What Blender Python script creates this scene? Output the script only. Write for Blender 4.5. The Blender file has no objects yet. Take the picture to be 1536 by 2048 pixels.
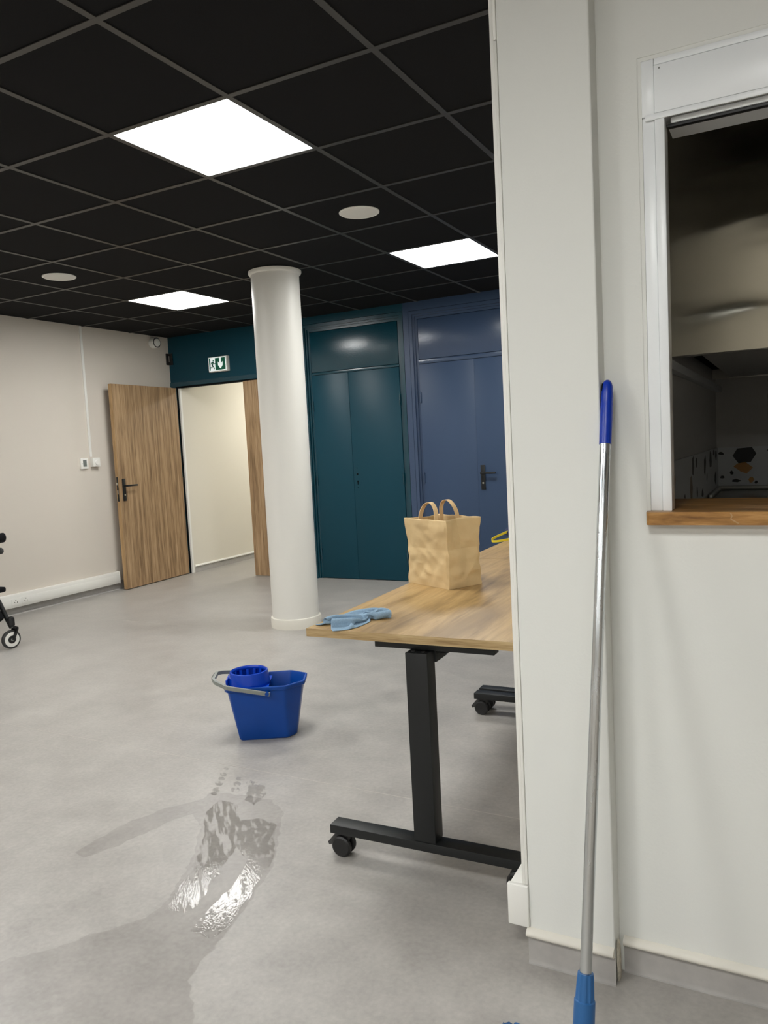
import bpy, bmesh, math, random
import numpy as np
from mathutils import Vector, Matrix, noise
random.seed(7)
S = bpy.context.scene
COL = S.collection
R = math.radians

# ------------------------------------------------------------------ camera
cam_d = bpy.data.cameras.new('camera')
cam = bpy.data.objects.new('camera', cam_d)
COL.objects.link(cam)
S.camera = cam
cam_d.sensor_fit = 'HORIZONTAL'
cam_d.sensor_width = 36.0
cam_d.lens = 1547.47 / 1536 * 36.0
cam_d.clip_start = 0.02
cam_d.clip_end = 100
yaw, pitch, roll = 0.487543, -0.0848818, -0.0521257
F = Vector((-math.sin(yaw) * math.cos(pitch), math.cos(yaw) * math.cos(pitch), math.sin(pitch)))
Rt = Vector((math.cos(yaw), math.sin(yaw), 0))
Up = Rt.cross(F)
R2 = Rt * math.cos(roll) + Up * math.sin(roll)
U2 = -Rt * math.sin(roll) + Up * math.cos(roll)
cam.matrix_world = Matrix(((R2.x, U2.x, -F.x, 1.7976), (R2.y, U2.y, -F.y, -1.7503),
                           (R2.z, U2.z, -F.z, 1.2929), (0, 0, 0, 1)))

# ------------------------------------------------------------------ world, exposure
w = bpy.data.worlds.new('world')
S.world = w
w.use_nodes = True
w.node_tree.nodes['Background'].inputs[0].default_value = (0.02, 0.02, 0.022, 1)
w.node_tree.nodes['Background'].inputs[1].default_value = 0.3
S.view_settings.view_transform = 'Standard'
S.view_settings.look = 'None'
S.view_settings.exposure = 0.0
S.view_settings.gamma = 1.0
S.view_settings.use_curve_mapping = False
PANEL = 32.0          # radiance of the LED ceiling panels
PANEL_COL = (1.0, 1.0, 0.975)
H = 2.58              # ceiling height


# ------------------------------------------------------------------ materials
def srgb(r, g, b):
    f = lambda c: (c / 255 / 12.92) if c / 255 <= 0.04045 else ((c / 255 + 0.055) / 1.055) ** 2.4
    return (f(r), f(g), f(b), 1)


MATS = {}


def mat(name, col, rough=0.5, metal=0.0, spec=0.5, noise_amt=0.0, noise_scale=30, bump=0.0, bump_scale=200,
        stretch=(1, 1, 1), coat=0.0, rough_var=0.0, detail=4):
    m = bpy.data.materials.new(name)
    m.use_nodes = True
    nt = m.node_tree
    p = nt.nodes['Principled BSDF']
    p.inputs['Base Color'].default_value = col
    p.inputs['Roughness'].default_value = rough
    p.inputs['Metallic'].default_value = metal
    p.inputs['Specular IOR Level'].default_value = spec
    p.inputs['Coat Weight'].default_value = coat
    if noise_amt or bump or rough_var:
        tc = nt.nodes.new('ShaderNodeTexCoord')
        mp = nt.nodes.new('ShaderNodeMapping')
        mp.inputs['Scale'].default_value = stretch
        nt.links.new(tc.outputs['Object'], mp.inputs['Vector'])
    if noise_amt or rough_var:
        n = nt.nodes.new('ShaderNodeTexNoise')
        n.inputs['Scale'].default_value = noise_scale
        n.inputs['Detail'].default_value = detail
        nt.links.new(mp.outputs[0], n.inputs['Vector'])
        if noise_amt:
            rmp = nt.nodes.new('ShaderNodeValToRGB')
            a, b = 1 - noise_amt, 1 + noise_amt
            rmp.color_ramp.elements[0].color = (col[0] * a, col[1] * a, col[2] * a, 1)
            rmp.color_ramp.elements[1].color = (min(1, col[0] * b), min(1, col[1] * b), min(1, col[2] * b), 1)
            rmp.color_ramp.elements[0].position = 0.3
            rmp.color_ramp.elements[1].position = 0.7
            nt.links.new(n.outputs['Fac'], rmp.inputs[0])
            nt.links.new(rmp.outputs[0], p.inputs['Base Color'])
        if rough_var:
            mr = nt.nodes.new('ShaderNodeMapRange')
            mr.inputs['From Min'].default_value = 0.3
            mr.inputs['From Max'].default_value = 0.7
            mr.inputs['To Min'].default_value = max(0.02, rough - rough_var)
            mr.inputs['To Max'].default_value = rough + rough_var
            nt.links.new(n.outputs['Fac'], mr.inputs['Value'])
            nt.links.new(mr.outputs[0], p.inputs['Roughness'])
    if bump:
        nb = nt.nodes.new('ShaderNodeTexNoise')
        nb.inputs['Scale'].default_value = bump_scale
        nb.inputs['Detail'].default_value = 3
        nt.links.new(mp.outputs[0], nb.inputs['Vector'])
        bp = nt.nodes.new('ShaderNodeBump')
        bp.inputs['Strength'].default_value = bump
        bp.inputs['Distance'].default_value = 0.004
        nt.links.new(nb.outputs['Fac'], bp.inputs['Height'])
        nt.links.new(bp.outputs[0], p.inputs['Normal'])
    MATS[name] = m
    return m


def wood(name, c_dark, c_mid, c_light, stretch, scale=6.0, rough=0.45, knots=0.0, spec=0.4, contrast=(0.32, 0.5, 0.68)):
    m = bpy.data.materials.new(name)
    m.use_nodes = True
    nt = m.node_tree
    p = nt.nodes['Principled BSDF']
    p.inputs['Roughness'].default_value = rough
    p.inputs['Specular IOR Level'].default_value = spec
    tc = nt.nodes.new('ShaderNodeTexCoord')
    mp = nt.nodes.new('ShaderNodeMapping')
    mp.inputs['Scale'].default_value = stretch
    nt.links.new(tc.outputs['Object'], mp.inputs['Vector'])
    n1 = nt.nodes.new('ShaderNodeTexNoise')
    n1.inputs['Scale'].default_value = scale
    n1.inputs['Detail'].default_value = 6
    n1.inputs['Roughness'].default_value = 0.6
    n1.inputs['Distortion'].default_value = 0.35
    nt.links.new(mp.outputs[0], n1.inputs['Vector'])
    n2 = nt.nodes.new('ShaderNodeTexNoise')
    n2.inputs['Scale'].default_value = scale * 5
    n2.inputs['Detail'].default_value = 4
    nt.links.new(mp.outputs[0], n2.inputs['Vector'])
    mx = nt.nodes.new('ShaderNodeMath')
    mx.operation = 'MULTIPLY_ADD'
    mx.inputs[1].default_value = 0.35
    nt.links.new(n2.outputs['Fac'], mx.inputs[0])
    sb = nt.nodes.new('ShaderNodeMath')
    sb.operation = 'SUBTRACT'
    sb.inputs[1].default_value = 0.175
    nt.links.new(n1.outputs['Fac'], sb.inputs[0])
    nt.links.new(sb.outputs[0], mx.inputs[2])
    rp = nt.nodes.new('ShaderNodeValToRGB')
    e = rp.color_ramp.elements
    e[0].position, e[0].color = contrast[0], c_dark
    e[1].position, e[1].color = contrast[2], c_light
    k = e.new(contrast[1])
    k.color = c_mid
    nt.links.new(mx.outputs[0], rp.inputs[0])
    out = rp.outputs[0]
    if knots:
        n3 = nt.nodes.new('ShaderNodeTexNoise')
        n3.inputs['Scale'].default_value = scale * 0.55
        n3.inputs['Detail'].default_value = 2
        nt.links.new(mp.outputs[0], n3.inputs['Vector'])
        r3 = nt.nodes.new('ShaderNodeValToRGB')
        r3.color_ramp.elements[0].position = 0.60
        r3.color_ramp.elements[1].position = 0.74
        nt.links.new(n3.outputs['Fac'], r3.inputs[0])
        mm = nt.nodes.new('ShaderNodeMath')
        mm.operation = 'MULTIPLY'
        mm.inputs[1].default_value = knots
        nt.links.new(r3.outputs[0], mm.inputs[0])
        mc = nt.nodes.new('ShaderNodeMixRGB')
        nt.links.new(mm.outputs[0], mc.inputs[0])
        nt.links.new(out, mc.inputs[1])
        mc.inputs[2].default_value = c_dark
        out = mc.outputs[0]
    nt.links.new(out, p.inputs['Base Color'])
    MATS[name] = m
    return m


def emit(name, col, strength):
    m = bpy.data.materials.new(name)
    m.use_nodes = True
    nt = m.node_tree
    p = nt.nodes['Principled BSDF']
    p.inputs['Base Color'].default_value = (0.8, 0.8, 0.8, 1)
    p.inputs['Emission Color'].default_value = (*col[:3], 1)
    p.inputs['Emission Strength'].default_value = strength
    MATS[name] = m
    return m


mat('wall_beige', srgb(214, 206, 195), 0.75, spec=0.25, bump=0.08, bump_scale=160)
mat('wall_white', srgb(229, 230, 225), 0.7, spec=0.25, bump=0.08, bump_scale=160)
mat('corridor_wall', srgb(224, 219, 206), 0.75, spec=0.25)
mat('white_paint', srgb(226, 222, 211), 0.5, spec=0.35, bump=0.05, bump_scale=120)
mat('white_plastic', srgb(238, 237, 231), 0.4)
mat('white_lacquer', srgb(241, 244, 245), 0.3)
mat('column_paint', srgb(228, 226, 219), 0.42, spec=0.4, bump=0.06, bump_scale=90)
mat('teal_paint', srgb(9, 61, 75), 0.25, spec=0.75, bump=0.2, bump_scale=70)
mat('teal_satin', srgb(10, 62, 77), 0.42, spec=0.3, bump=0.1, bump_scale=70)
mat('blue_satin', srgb(58, 76, 103), 0.42, spec=0.3, bump=0.1, bump_scale=70)
mat('blue_paint', srgb(58, 76, 103), 0.25, spec=0.6, bump=0.2, bump_scale=70)
mat('dark_gap', srgb(12, 16, 18), 0.8, spec=0.1)
mat('black_metal', srgb(24, 26, 27), 0.42, spec=0.4, noise_amt=0.1, noise_scale=60)
mat('black_plastic', srgb(20, 20, 21), 0.45, noise_amt=0.15, noise_scale=80)
mat('charcoal_rubber', srgb(58, 58, 57), 0.6)
mat('black_fabric', srgb(17, 18, 21), 0.85, spec=0.2, bump=0.2, bump_scale=700)
mat('ceiling_tile', srgb(24, 24, 25), 0.9, spec=0.15, bump=0.25, bump_scale=500, noise_amt=0.08, noise_scale=400)
mat('grid_metal', srgb(62, 60, 57), 0.45, spec=0.5)
mat('ceiling_void', srgb(12, 12, 12), 0.95, spec=0.1)
mat('upstand_vinyl', srgb(170, 167, 163), 0.45, spec=0.35, noise_amt=0.07, noise_scale=30)
mat('bucket_plastic', srgb(2, 66, 150), 0.36, spec=0.35, noise_amt=0.05, noise_scale=9, rough_var=0.05)
mat('bucket_lid_plastic', srgb(3, 62, 178), 0.27, spec=0.5)
mat('grey_plastic', srgb(133, 137, 132), 0.45)
mat('blue_grip', srgb(8, 52, 168), 0.35)
mat('blue_collar', srgb(40, 96, 152), 0.42)
mat('aluminium', srgb(206, 210, 212), 0.24, metal=1.0, rough_var=0.08, noise_scale=40, stretch=(1, 1, 0.2))
mat('steel', srgb(190, 190, 184), 0.3, metal=1.0)
mat('paper', srgb(206, 180, 136), 0.75, spec=0.2, noise_amt=0.05, noise_scale=14, bump=0.12, bump_scale=60)
mat('paper_handle', srgb(216, 186, 142), 0.75, spec=0.2)
mat('cloth_blue', srgb(140, 166, 188), 0.95, spec=0.1, noise_amt=0.10, noise_scale=260, bump=0.35, bump_scale=1200)
mat('mop_fibre', srgb(60, 96, 140), 0.95, spec=0.1, noise_amt=0.25, noise_scale=180, bump=0.8, bump_scale=600)
mat('yellow_strap', srgb(226, 204, 40), 0.5)
mat('navy_fabric', srgb(30, 42, 78), 0.85, bump=0.3, bump_scale=400)
mat('sign_green', srgb(10, 108, 82), 0.35)
mat('sign_body', srgb(214, 212, 205), 0.4)
emit('sign_white', (0.86, 1.0, 0.97), 0.55)
mat('lcd', srgb(120, 126, 122), 0.2)
mat('kitchen_wall', srgb(205, 205, 203), 0.7, spec=0.3)
mat('kitchen_laminate', srgb(214, 218, 220), 0.4)
mat('chip_black', srgb(26, 26, 26), 0.4)
mat('chip_ochre', srgb(190, 138, 66), 0.4)
mat('chip_brown', srgb(130, 110, 92), 0.4)
mat('chip_grey', srgb(118, 126, 134), 0.4)
mat('speaker_grille', srgb(226, 224, 218), 0.6, noise_amt=0.1, noise_scale=900)
mat('weld', srgb(184, 179, 172), 0.4)
mat('dirt', srgb(190, 184, 168), 0.8, noise_amt=0.3, noise_scale=90)
wood('oak_door', srgb(110, 87, 62), srgb(155, 127, 95), srgb(186, 157, 122), (9, 9, 0.45), 3.2, 0.5, spec=0.3,
     contrast=(0.30, 0.5, 0.72))
wood('oak_door_edge', srgb(150, 120, 84), srgb(176, 143, 102), srgb(196, 163, 120), (9, 9, 0.5), 3.0, 0.5)
wood('oak_table', srgb(122, 96, 60), srgb(168, 137, 90), srgb(194, 163, 113), (7, 0.8, 7), 2.0, 0.36, knots=0.75,
     contrast=(0.28, 0.5, 0.72))
wood('oak_edge', srgb(140, 114, 76), srgb(172, 146, 104), srgb(190, 166, 124), (0.8, 0.8, 14), 5.0, 0.42)
wood('oak_sill', srgb(116, 80, 40), srgb(165, 120, 66), srgb(193, 149, 92), (1.2, 9, 9), 4.0, 0.35, knots=0.5)
emit('led_diffuser', PANEL_COL, PANEL)
emit('corridor_diffuser', (1.0, 0.98, 0.9), 118.0)


def floor_material():
    m = bpy.data.materials.new('floor_vinyl')
    m.use_nodes = True
    nt = m.node_tree
    p = nt.nodes['Principled BSDF']
    p.inputs['Specular IOR Level'].default_value = 0.45
    tc = nt.nodes.new('ShaderNodeTexCoord')
    n1 = nt.nodes.new('ShaderNodeTexNoise')
    n1.inputs['Scale'].default_value = 5
    n1.inputs['Detail'].default_value = 8
    n1.inputs['Roughness'].default_value = 0.68
    n2 = nt.nodes.new('ShaderNodeTexNoise')
    n2.inputs['Scale'].default_value = 70
    n2.inputs['Detail'].default_value = 5
    for n in (n1, n2):
        nt.links.new(tc.outputs['Object'], n.inputs['Vector'])
    mx = nt.nodes.new('ShaderNodeMath')
    mx.operation = 'MULTIPLY_ADD'
    mx.inputs[1].default_value = 0.45
    nt.links.new(n2.outputs['Fac'], mx.inputs[0])
    nt.links.new(n1.outputs['Fac'], mx.inputs[2])
    rp = nt.nodes.new('ShaderNodeValToRGB')
    e = rp.color_ramp.elements
    e[0].position, e[0].color = 0.5, srgb(152, 148, 143)
    e[1].position, e[1].color = 0.95, srgb(178, 174, 168)
    nt.links.new(mx.outputs[0], rp.inputs[0])
    nt.links.new(rp.outputs[0], p.inputs['Base Color'])
    mr = nt.nodes.new('ShaderNodeMapRange')
    mr.inputs['From Min'].default_value = 0.3
    mr.inputs['From Max'].default_value = 0.75
    mr.inputs['To Min'].default_value = 0.30
    mr.inputs['To Max'].default_value = 0.46
    nt.links.new(n1.outputs['Fac'], mr.inputs['Value'])
    nt.links.new(mr.outputs[0], p.inputs['Roughness'])
    bp = nt.nodes.new('ShaderNodeBump')
    bp.inputs['Strength'].default_value = 0.05
    bp.inputs['Distance'].default_value = 0.002
    nt.links.new(n2.outputs['Fac'], bp.inputs['Height'])
    nt.links.new(bp.outputs[0], p.inputs['Normal'])
    MATS['floor_vinyl'] = m


floor_material()


def water_material(name, tint, rough, holes, hole_scale, stretch, rot, bump, ior=1.33):
    """thin film of water: clear, slightly darkening, glossy by Fresnel; broken up where the mop streaked it"""
    m = bpy.data.materials.new(name)
    m.use_nodes = True
    nt = m.node_tree
    nt.nodes.remove(nt.nodes['Principled BSDF'])
    out = nt.nodes['Material Output']
    tc = nt.nodes.new('ShaderNodeTexCoord')
    mp = nt.nodes.new('ShaderNodeMapping')
    mp.inputs['Rotation'].default_value = (0, 0, rot)
    mp2 = nt.nodes.new('ShaderNodeMapping')
    mp2.inputs['Scale'].default_value = stretch
    nt.links.new(tc.outputs['Object'], mp.inputs['Vector'])
    nt.links.new(mp.outputs[0], mp2.inputs['Vector'])
    n = nt.nodes.new('ShaderNodeTexNoise')
    n.inputs['Scale'].default_value = hole_scale
    n.inputs['Detail'].default_value = 5
    n.inputs['Roughness'].default_value = 0.62
    nt.links.new(mp2.outputs[0], n.inputs['Vector'])
    rp = nt.nodes.new('ShaderNodeValToRGB')
    rp.color_ramp.elements[0].position = holes
    rp.color_ramp.elements[1].position = holes + 0.05
    nt.links.new(n.outputs['Fac'], rp.inputs[0])
    tr = nt.nodes.new('ShaderNodeBsdfTransparent')
    tr2 = nt.nodes.new('ShaderNodeBsdfTransparent')
    tr2.inputs[0].default_value = (*tint, 1)
    gl = nt.nodes.new('ShaderNodeBsdfGlossy')
    gl.inputs['Roughness'].default_value = rough
    nb = nt.nodes.new('ShaderNodeTexNoise')
    nb.inputs['Scale'].default_value = 55
    nb.inputs['Detail'].default_value = 3
    nt.links.new(mp2.outputs[0], nb.inputs['Vector'])
    bp = nt.nodes.new('ShaderNodeBump')
    bp.inputs['Strength'].default_value = bump
    bp.inputs['Distance'].default_value = 0.002
    nt.links.new(nb.outputs['Fac'], bp.inputs['Height'])
    nt.links.new(bp.outputs[0], gl.inputs['Normal'])
    fr = nt.nodes.new('ShaderNodeFresnel')
    fr.inputs['IOR'].default_value = ior
    mix = nt.nodes.new('ShaderNodeMixShader')
    nt.links.new(fr.outputs[0], mix.inputs[0])
    nt.links.new(tr2.outputs[0], mix.inputs[1])
    nt.links.new(gl.outputs[0], mix.inputs[2])
    mix2 = nt.nodes.new('ShaderNodeMixShader')
    nt.links.new(rp.outputs[0], mix2.inputs[0])
    nt.links.new(tr.outputs[0], mix2.inputs[1])
    nt.links.new(mix.outputs[0], mix2.inputs[2])
    nt.links.new(mix2.outputs[0], out.inputs['Surface'])
    MATS[name] = m


water_material('water_damp', (0.945, 0.94, 0.938), 0.30, 0.34, 3.0, (1, 1, 1), 0.0, 0.03, 1.14)
water_material('water_streaked', (0.965, 0.963, 0.96), 0.03, 0.46, 7.0, (1.0, 6.0, 1), R(48), 0.16, 1.24)
water_material('water_wet', (0.99, 0.99, 0.99), 0.03, 0.42, 16.0, (1.2, 3.0, 1), R(48), 0.2, 1.25)



def stainless_material():
    m = bpy.data.materials.new('brushed_stainless')
    m.use_nodes = True
    nt = m.node_tree
    p = nt.nodes['Principled BSDF']
    p.inputs['Base Color'].default_value = srgb(206, 204, 190)
    p.inputs['Metallic'].default_value = 1.0
    p.inputs['Roughness'].default_value = 0.21
    p.inputs['Anisotropic'].default_value = 0.93
    tg = nt.nodes.new('ShaderNodeTangent')
    tg.direction_type = 'RADIAL'
    tg.axis = 'Z'
    nt.links.new(tg.outputs[0], p.inputs['Tangent'])
    tc = nt.nodes.new('ShaderNodeTexCoord')
    mp = nt.nodes.new('ShaderNodeMapping')
    mp.inputs['Scale'].default_value = (1.1, 1, 2.4)
    nt.links.new(tc.outputs['Object'], mp.inputs['Vector'])
    n = nt.nodes.new('ShaderNodeTexNoise')
    n.inputs['Scale'].default_value = 1.7
    n.inputs['Detail'].default_value = 1
    n.inputs['Distortion'].default_value = 0.4
    nt.links.new(mp.outputs[0], n.inputs['Vector'])
    bp = nt.nodes.new('ShaderNodeBump')
    bp.inputs['Strength'].default_value = 1.0
    bp.inputs['Distance'].default_value = 0.012
    nt.links.new(n.outputs['Fac'], bp.inputs['Height'])
    nt.links.new(bp.outputs[0], p.inputs['Normal'])
    MATS['brushed_stainless'] = m


stainless_material()


# ------------------------------------------------------------------ mesh helpers
def box(bm, x0, x1, y0, y1, z0, z1, bev=0.0, seg=2):
    vs = [bm.verts.new((x, y, z)) for z in (z0, z1) for y in (y0, y1) for x in (x0, x1)]
    fs = []
    for a, b, c, d in ((0, 2, 3, 1), (4, 5, 7, 6), (0, 1, 5, 4), (2, 6, 7, 3), (0, 4, 6, 2), (1, 3, 7, 5)):
        fs.append(bm.faces.new((vs[a], vs[b], vs[c], vs[d])))
    if bev:
        es = list({e for f in fs for e in f.edges})
        bmesh.ops.bevel(bm, geom=es, offset=bev, segments=seg, profile=0.5, affect='EDGES')
    return vs


def ring_loft(bm, rings, cap0=True, cap1=True, closed=True):
    rv = [[bm.verts.new(p) for p in r] for r in rings]
    n = len(rings[0])
    for a, b in zip(rv, rv[1:]):
        for i in range(n if closed else n - 1):
            j = (i + 1) % n
            bm.faces.new((a[i], a[j], b[j], b[i]))
    if cap0 and closed:
        bm.faces.new(list(reversed(rv[0])))
    if cap1 and closed:
        bm.faces.new(rv[-1])
    return rv


def frame_of(d):
    d = Vector(d).normalized()
    up = Vector((0, 0, 1)) if abs(d.z) < 0.95 else Vector((1, 0, 0))
    a = d.cross(up).normalized()
    return a, d.cross(a).normalized()


def cyl(bm, p0, p1, r0, r1=None, seg=20, cap=True):
    p0, p1 = Vector(p0), Vector(p1)
    r1 = r0 if r1 is None else r1
    a, b = frame_of(p1 - p0)
    rings = []
    for p, r in ((p0, r0), (p1, r1)):
        rings.append([p + (a * math.cos(2 * math.pi * k / seg) + b * math.sin(2 * math.pi * k / seg)) * r for k in range(seg)])
    ring_loft(bm, rings, cap, cap)


def lathe(bm, prof, c=(0, 0, 0), axis=(0, 0, 1), seg=40, cap0=True, cap1=True):
    c = Vector(c)
    d = Vector(axis).normalized()
    a, b = frame_of(d)
    rings = [[c + d * h + (a * math.cos(2 * math.pi * k / seg) + b * math.sin(2 * math.pi * k / seg)) * r for k in range(seg)]
             for r, h in prof]
    ring_loft(bm, rings, cap0, cap1)


def sweep(bm, pts, shape, up=(0, 0, 1), closed_shape=True):
    """sweep a 2-D shape (list of (a, b)) along points; a = sideways, b = along 'up'"""
    pts = [Vector(p) for p in pts]
    up = Vector(up)
    rings = []
    for i, p in enumerate(pts):
        t = (pts[min(i + 1, len(pts) - 1)] - pts[max(i - 1, 0)]).normalized()
        s = t.cross(up)
        s = s.normalized() if s.length > 1e-4 else Vector((1, 0, 0))
        u = s.cross(t).normalized()
        rings.append([p + s * a + u * b for a, b in shape])
    ring_loft(bm, rings, True, True)


def circle(r, n=12):
    return [(r * math.cos(2 * math.pi * k / n), r * math.sin(2 * math.pi * k / n)) for k in range(n)]


def smooth_path(pts, n=6):
    """Catmull-Rom"""
    pts = [Vector(p) for p in pts]
    P = [pts[0]] + pts + [pts[-1]]
    out = []
    for i in range(1, len(P) - 2):
        for k in range(n):
            t = k / n
            a, b, c, d = P[i - 1], P[i], P[i + 1], P[i + 2]
            out.append(0.5 * ((2 * b) + (c - a) * t + (2 * a - 5 * b + 4 * c - d) * t * t + (-a + 3 * b - 3 * c + d) * t ** 3))
    out.append(pts[-1])
    return out


def prism(bm, poly, fn, t0, t1):
    """extrude polygon poly [(a,b)]; fn(a,b,t)->xyz"""
    ring_loft(bm, [[fn(a, b, t0) for a, b in poly], [fn(a, b, t1) for a, b in poly]])


def link(name, bm, m, parent=None, smooth=False, angle=35):
    bmesh.ops.recalc_face_normals(bm, faces=bm.faces)
    me = bpy.data.meshes.new(name)
    bm.to_mesh(me)
    bm.free()
    me.materials.append(MATS[m])
    if smooth:
        me.polygons.foreach_set('use_smooth', [True] * len(me.polygons))
        me.set_sharp_from_angle(angle=R(angle))
    o = bpy.data.objects.new(name, me)
    COL.objects.link(o)
    o.parent = parent
    return o


def NB():
    return bmesh.new()


def bobj(name, m, parent, *boxes, bev=0.0, smooth=False):
    bm = NB()
    for b in boxes:
        box(bm, *b, bev=bev)
    return link(name, bm, m, parent, smooth or bev > 0)


def cobj(name, m, parent, *cyls, seg=20):
    bm = NB()
    for c in cyls:
        cyl(bm, *c, seg=seg)
    return link(name, bm, m, parent, True)


def struct(o, label=None, cat=None):
    o['kind'] = 'structure'
    if label:
        o['label'] = label
        o['category'] = cat
    return o


def tag(o, label, cat, group=None, kind=None):
    o['label'] = label
    o['category'] = cat
    if group:
        o['group'] = group
    if kind:
        o['kind'] = kind
    return o


def thing(name, label, cat, loc=(0, 0, 0), rotz=0.0, group=None):
    o = bpy.data.objects.new(name, None)
    o.empty_display_size = 0.1
    COL.objects.link(o)
    o.location = loc
    o.rotation_euler = (0, 0, rotz)
    return tag(o, label, cat, group)


def copy_tree(o, parent=None):
    c = o.copy()
    COL.objects.link(c)
    c.parent = parent
    for ch in o.children:
        copy_tree(ch, c)
    return c


# ------------------------------------------------------------------ extents
XL, XP, YB = -4.2, 1.217, 4.75      # left wall, partition face, teal wall
YH, XE, YR = 0.06, 4.8, -6.6        # hatch wall face, far right wall, rear wall
YK = 3.6                            # kitchen rear wall
XK = 1.37                           # kitchen left wall

# ------------------------------------------------------------------ floor
bm = NB()
box(bm, XL - 0.2, XE + 0.2, YR - 0.2, 9.2, -0.1, 0.0)
fl = struct(link('floor', bm, 'floor_vinyl'), 'grey mottled vinyl floor with welded seams', 'floor')
for y in (-5.31, -3.31, -1.31, 0.69, 2.69):
    bobj('weld_seam', 'weld', fl, (XL, XP if y > 0 else XE, y - 0.0016, y + 0.0016, 0.0, 0.0005))

# ------------------------------------------------------------------ walls
bm = NB()
box(bm, XL - 0.2, XL, YR - 0.2, YB + 0.2, 0, 2.9)
wl = struct(link('wall_left', bm, 'wall_beige'), 'plain beige plastered wall on the left', 'wall')
bm = NB()
box(bm, XL, XE, YR - 0.2, YR, 0, 2.9)
struct(link('wall_rear', bm, 'wall_beige'), 'beige wall behind the camera', 'wall')
bm = NB()
box(bm, XE, XE + 0.2, YR - 0.2, YB, 0, 2.9)
struct(link('wall_far', bm, 'wall_beige'), 'beige wall closing the room at far right', 'wall')

DX0, DX1 = -4.12, -2.79             # corridor doorway
CX0, CX1, BX0, BX1 = -2.47, -1.352, -1.352, -0.06   # teal cupboard bay, blue bay
bm = NB()
box(bm, XL, DX0 - 0.01, YB, YB + 0.04, 0, 2.9)
box(bm, DX0 - 0.01, DX1 + 0.01, YB, YB + 0.2, 2.05, 2.9)
box(bm, DX1 + 0.01, CX0 + 0.0, YB, YB + 0.2, 0, 2.9)
box(bm, CX0, CX1, YB + 0.06, YB + 0.2, 0, 2.9)
box(bm, CX0, CX1, YB, YB + 0.06, 2.515, 2.9)
wb = struct(link('wall_back', bm, 'teal_satin'), 'dark teal painted wall above the corridor doorway', 'wall')
bm = NB()
box(bm, BX0, BX1, YB + 0.06, YB + 0.2, 0, 2.9)
box(bm, BX0, BX1, YB, YB + 0.06, 2.505, 2.9)
box(bm, BX0, BX0 + 0.055, YB, YB + 0.06, 0, 2.505)
box(bm, BX1, XP + 0.1, YB, YB + 0.2, 0, 2.9)
struct(link('wall_back_blue', bm, 'blue_paint'), 'slate blue painted wall around the blue double doors', 'wall')

# partition beside the table, pier and hatch wall
bm = NB()
box(bm, XP, XK, 0.17, YB, 0, 2.9)
struct(link('wall_partition', bm, 'wall_white'), 'off-white partition wall behind the table', 'wall')
bm = NB()
box(bm, XP, 1.422, 0.0, 0.17, 0, 2.9, bev=0.003)
struct(link('wall_pier', bm, 'wall_white'), 'off-white wall pier in the foreground beside the hatch wall', 'wall')
HX0, HX1, HZ0, HZ1 = 1.508, 2.70, 1.087, 2.092
KD0, KD1 = 3.1, 4.3                 # unseen doorway, added so room light reaches the kitchen
bm = NB()
box(bm, 1.422, HX0, YH, 0.17, 0, 2.9)
box(bm, HX1, KD0, YH, 0.17, 0, 2.9)
box(bm, KD1, XE, YH, 0.17, 0, 2.9)
box(bm, KD0, KD1, YH, 0.17, 2.05, 2.9)
box(bm, HX0, HX1, YH, 0.17, 0, HZ0)
box(bm, HX0, HX1, YH, 0.17, HZ1, 2.9)
struct(link('wall_right', bm, 'wall_white'), 'off-white wall with the serving hatch at right', 'wall')

# skirting: vinyl upstand with a white bead above
def bead(name, x0, x1, y, z0=0.066, z1=0.092, d=0.016):
    bm = NB()
    prof = [(0, z0)] + [(-d * math.sin(math.pi * k / 8) ** 0.7, z0 + (z1 - z0) * k / 8) for k in range(1, 8)] + [(0, z1)]
    ring_loft(bm, [[(x, y + a, z) for a, z in prof] for x in (x0, x1)])
    return link(name, bm, 'white_paint', None, True)


def upstand_x(name, x0, x1, y, h=0.068, t=0.002):
    bm = NB()
    prof = [(0, h), (-t, h), (-t, 0.012), (-t - 0.001, 0.006), (-t - 0.003, 0.002), (-t - 0.007, 0.0004), (0, 0.0)]
    ring_loft(bm, [[(x, y + a, z) for a, z in prof] for x in (x0, x1)])
    return link(name, bm, 'upstand_vinyl', None, True)


struct(upstand_x('baseboard_pier', XP - 0.004, 1.424, -0.0005), 'grey vinyl upstand at the foot of the pier', 'skirting')
struct(upstand_x('baseboard_right', 1.432, KD0, YH), 'grey vinyl upstand under the hatch wall', 'skirting')
struct(bead('trim_1', XP - 0.006, 1.421, -0.0005), 'short white bead moulding across the foot of the pier', 'moulding')
struct(bead('trim_2', 1.432, KD0, YH - 0.0005, 0.064, 0.09), 'long white bead moulding along the hatch wall', 'moulding')
# torn dirty end of the vinyl in the inner corner
bm = NB()
poly = [(-0.002, 0.003), (0.004, 0.0), (0.005, 0.05), (0.003, 0.09), (-0.003, 0.1), (-0.004, 0.06)]
prism(bm, poly, lambda a, b, t: (1.4265 + a * 0.6, t + a * 0.8, b), 0.012, 0.03)
tag(link('sealant_residue', bm, 'dirt'), 'dirty torn sealant in the corner between pier and hatch wall', 'sealant')

# left wall upstand
bm = NB()
prof = [(0, 0.085), (0.004, 0.085), (0.004, 0.03), (0.010, 0.012), (0.028, 0.0006), (0, 0.0)]
ring_loft(bm, [[(XL + a, y, z) for a, z in prof] for y in (YR, YB - 0.05)])
struct(link('baseboard_left', bm, 'upstand_vinyl', None, True), 'grey vinyl upstand at the foot of the left wall', 'skirting')

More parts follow.
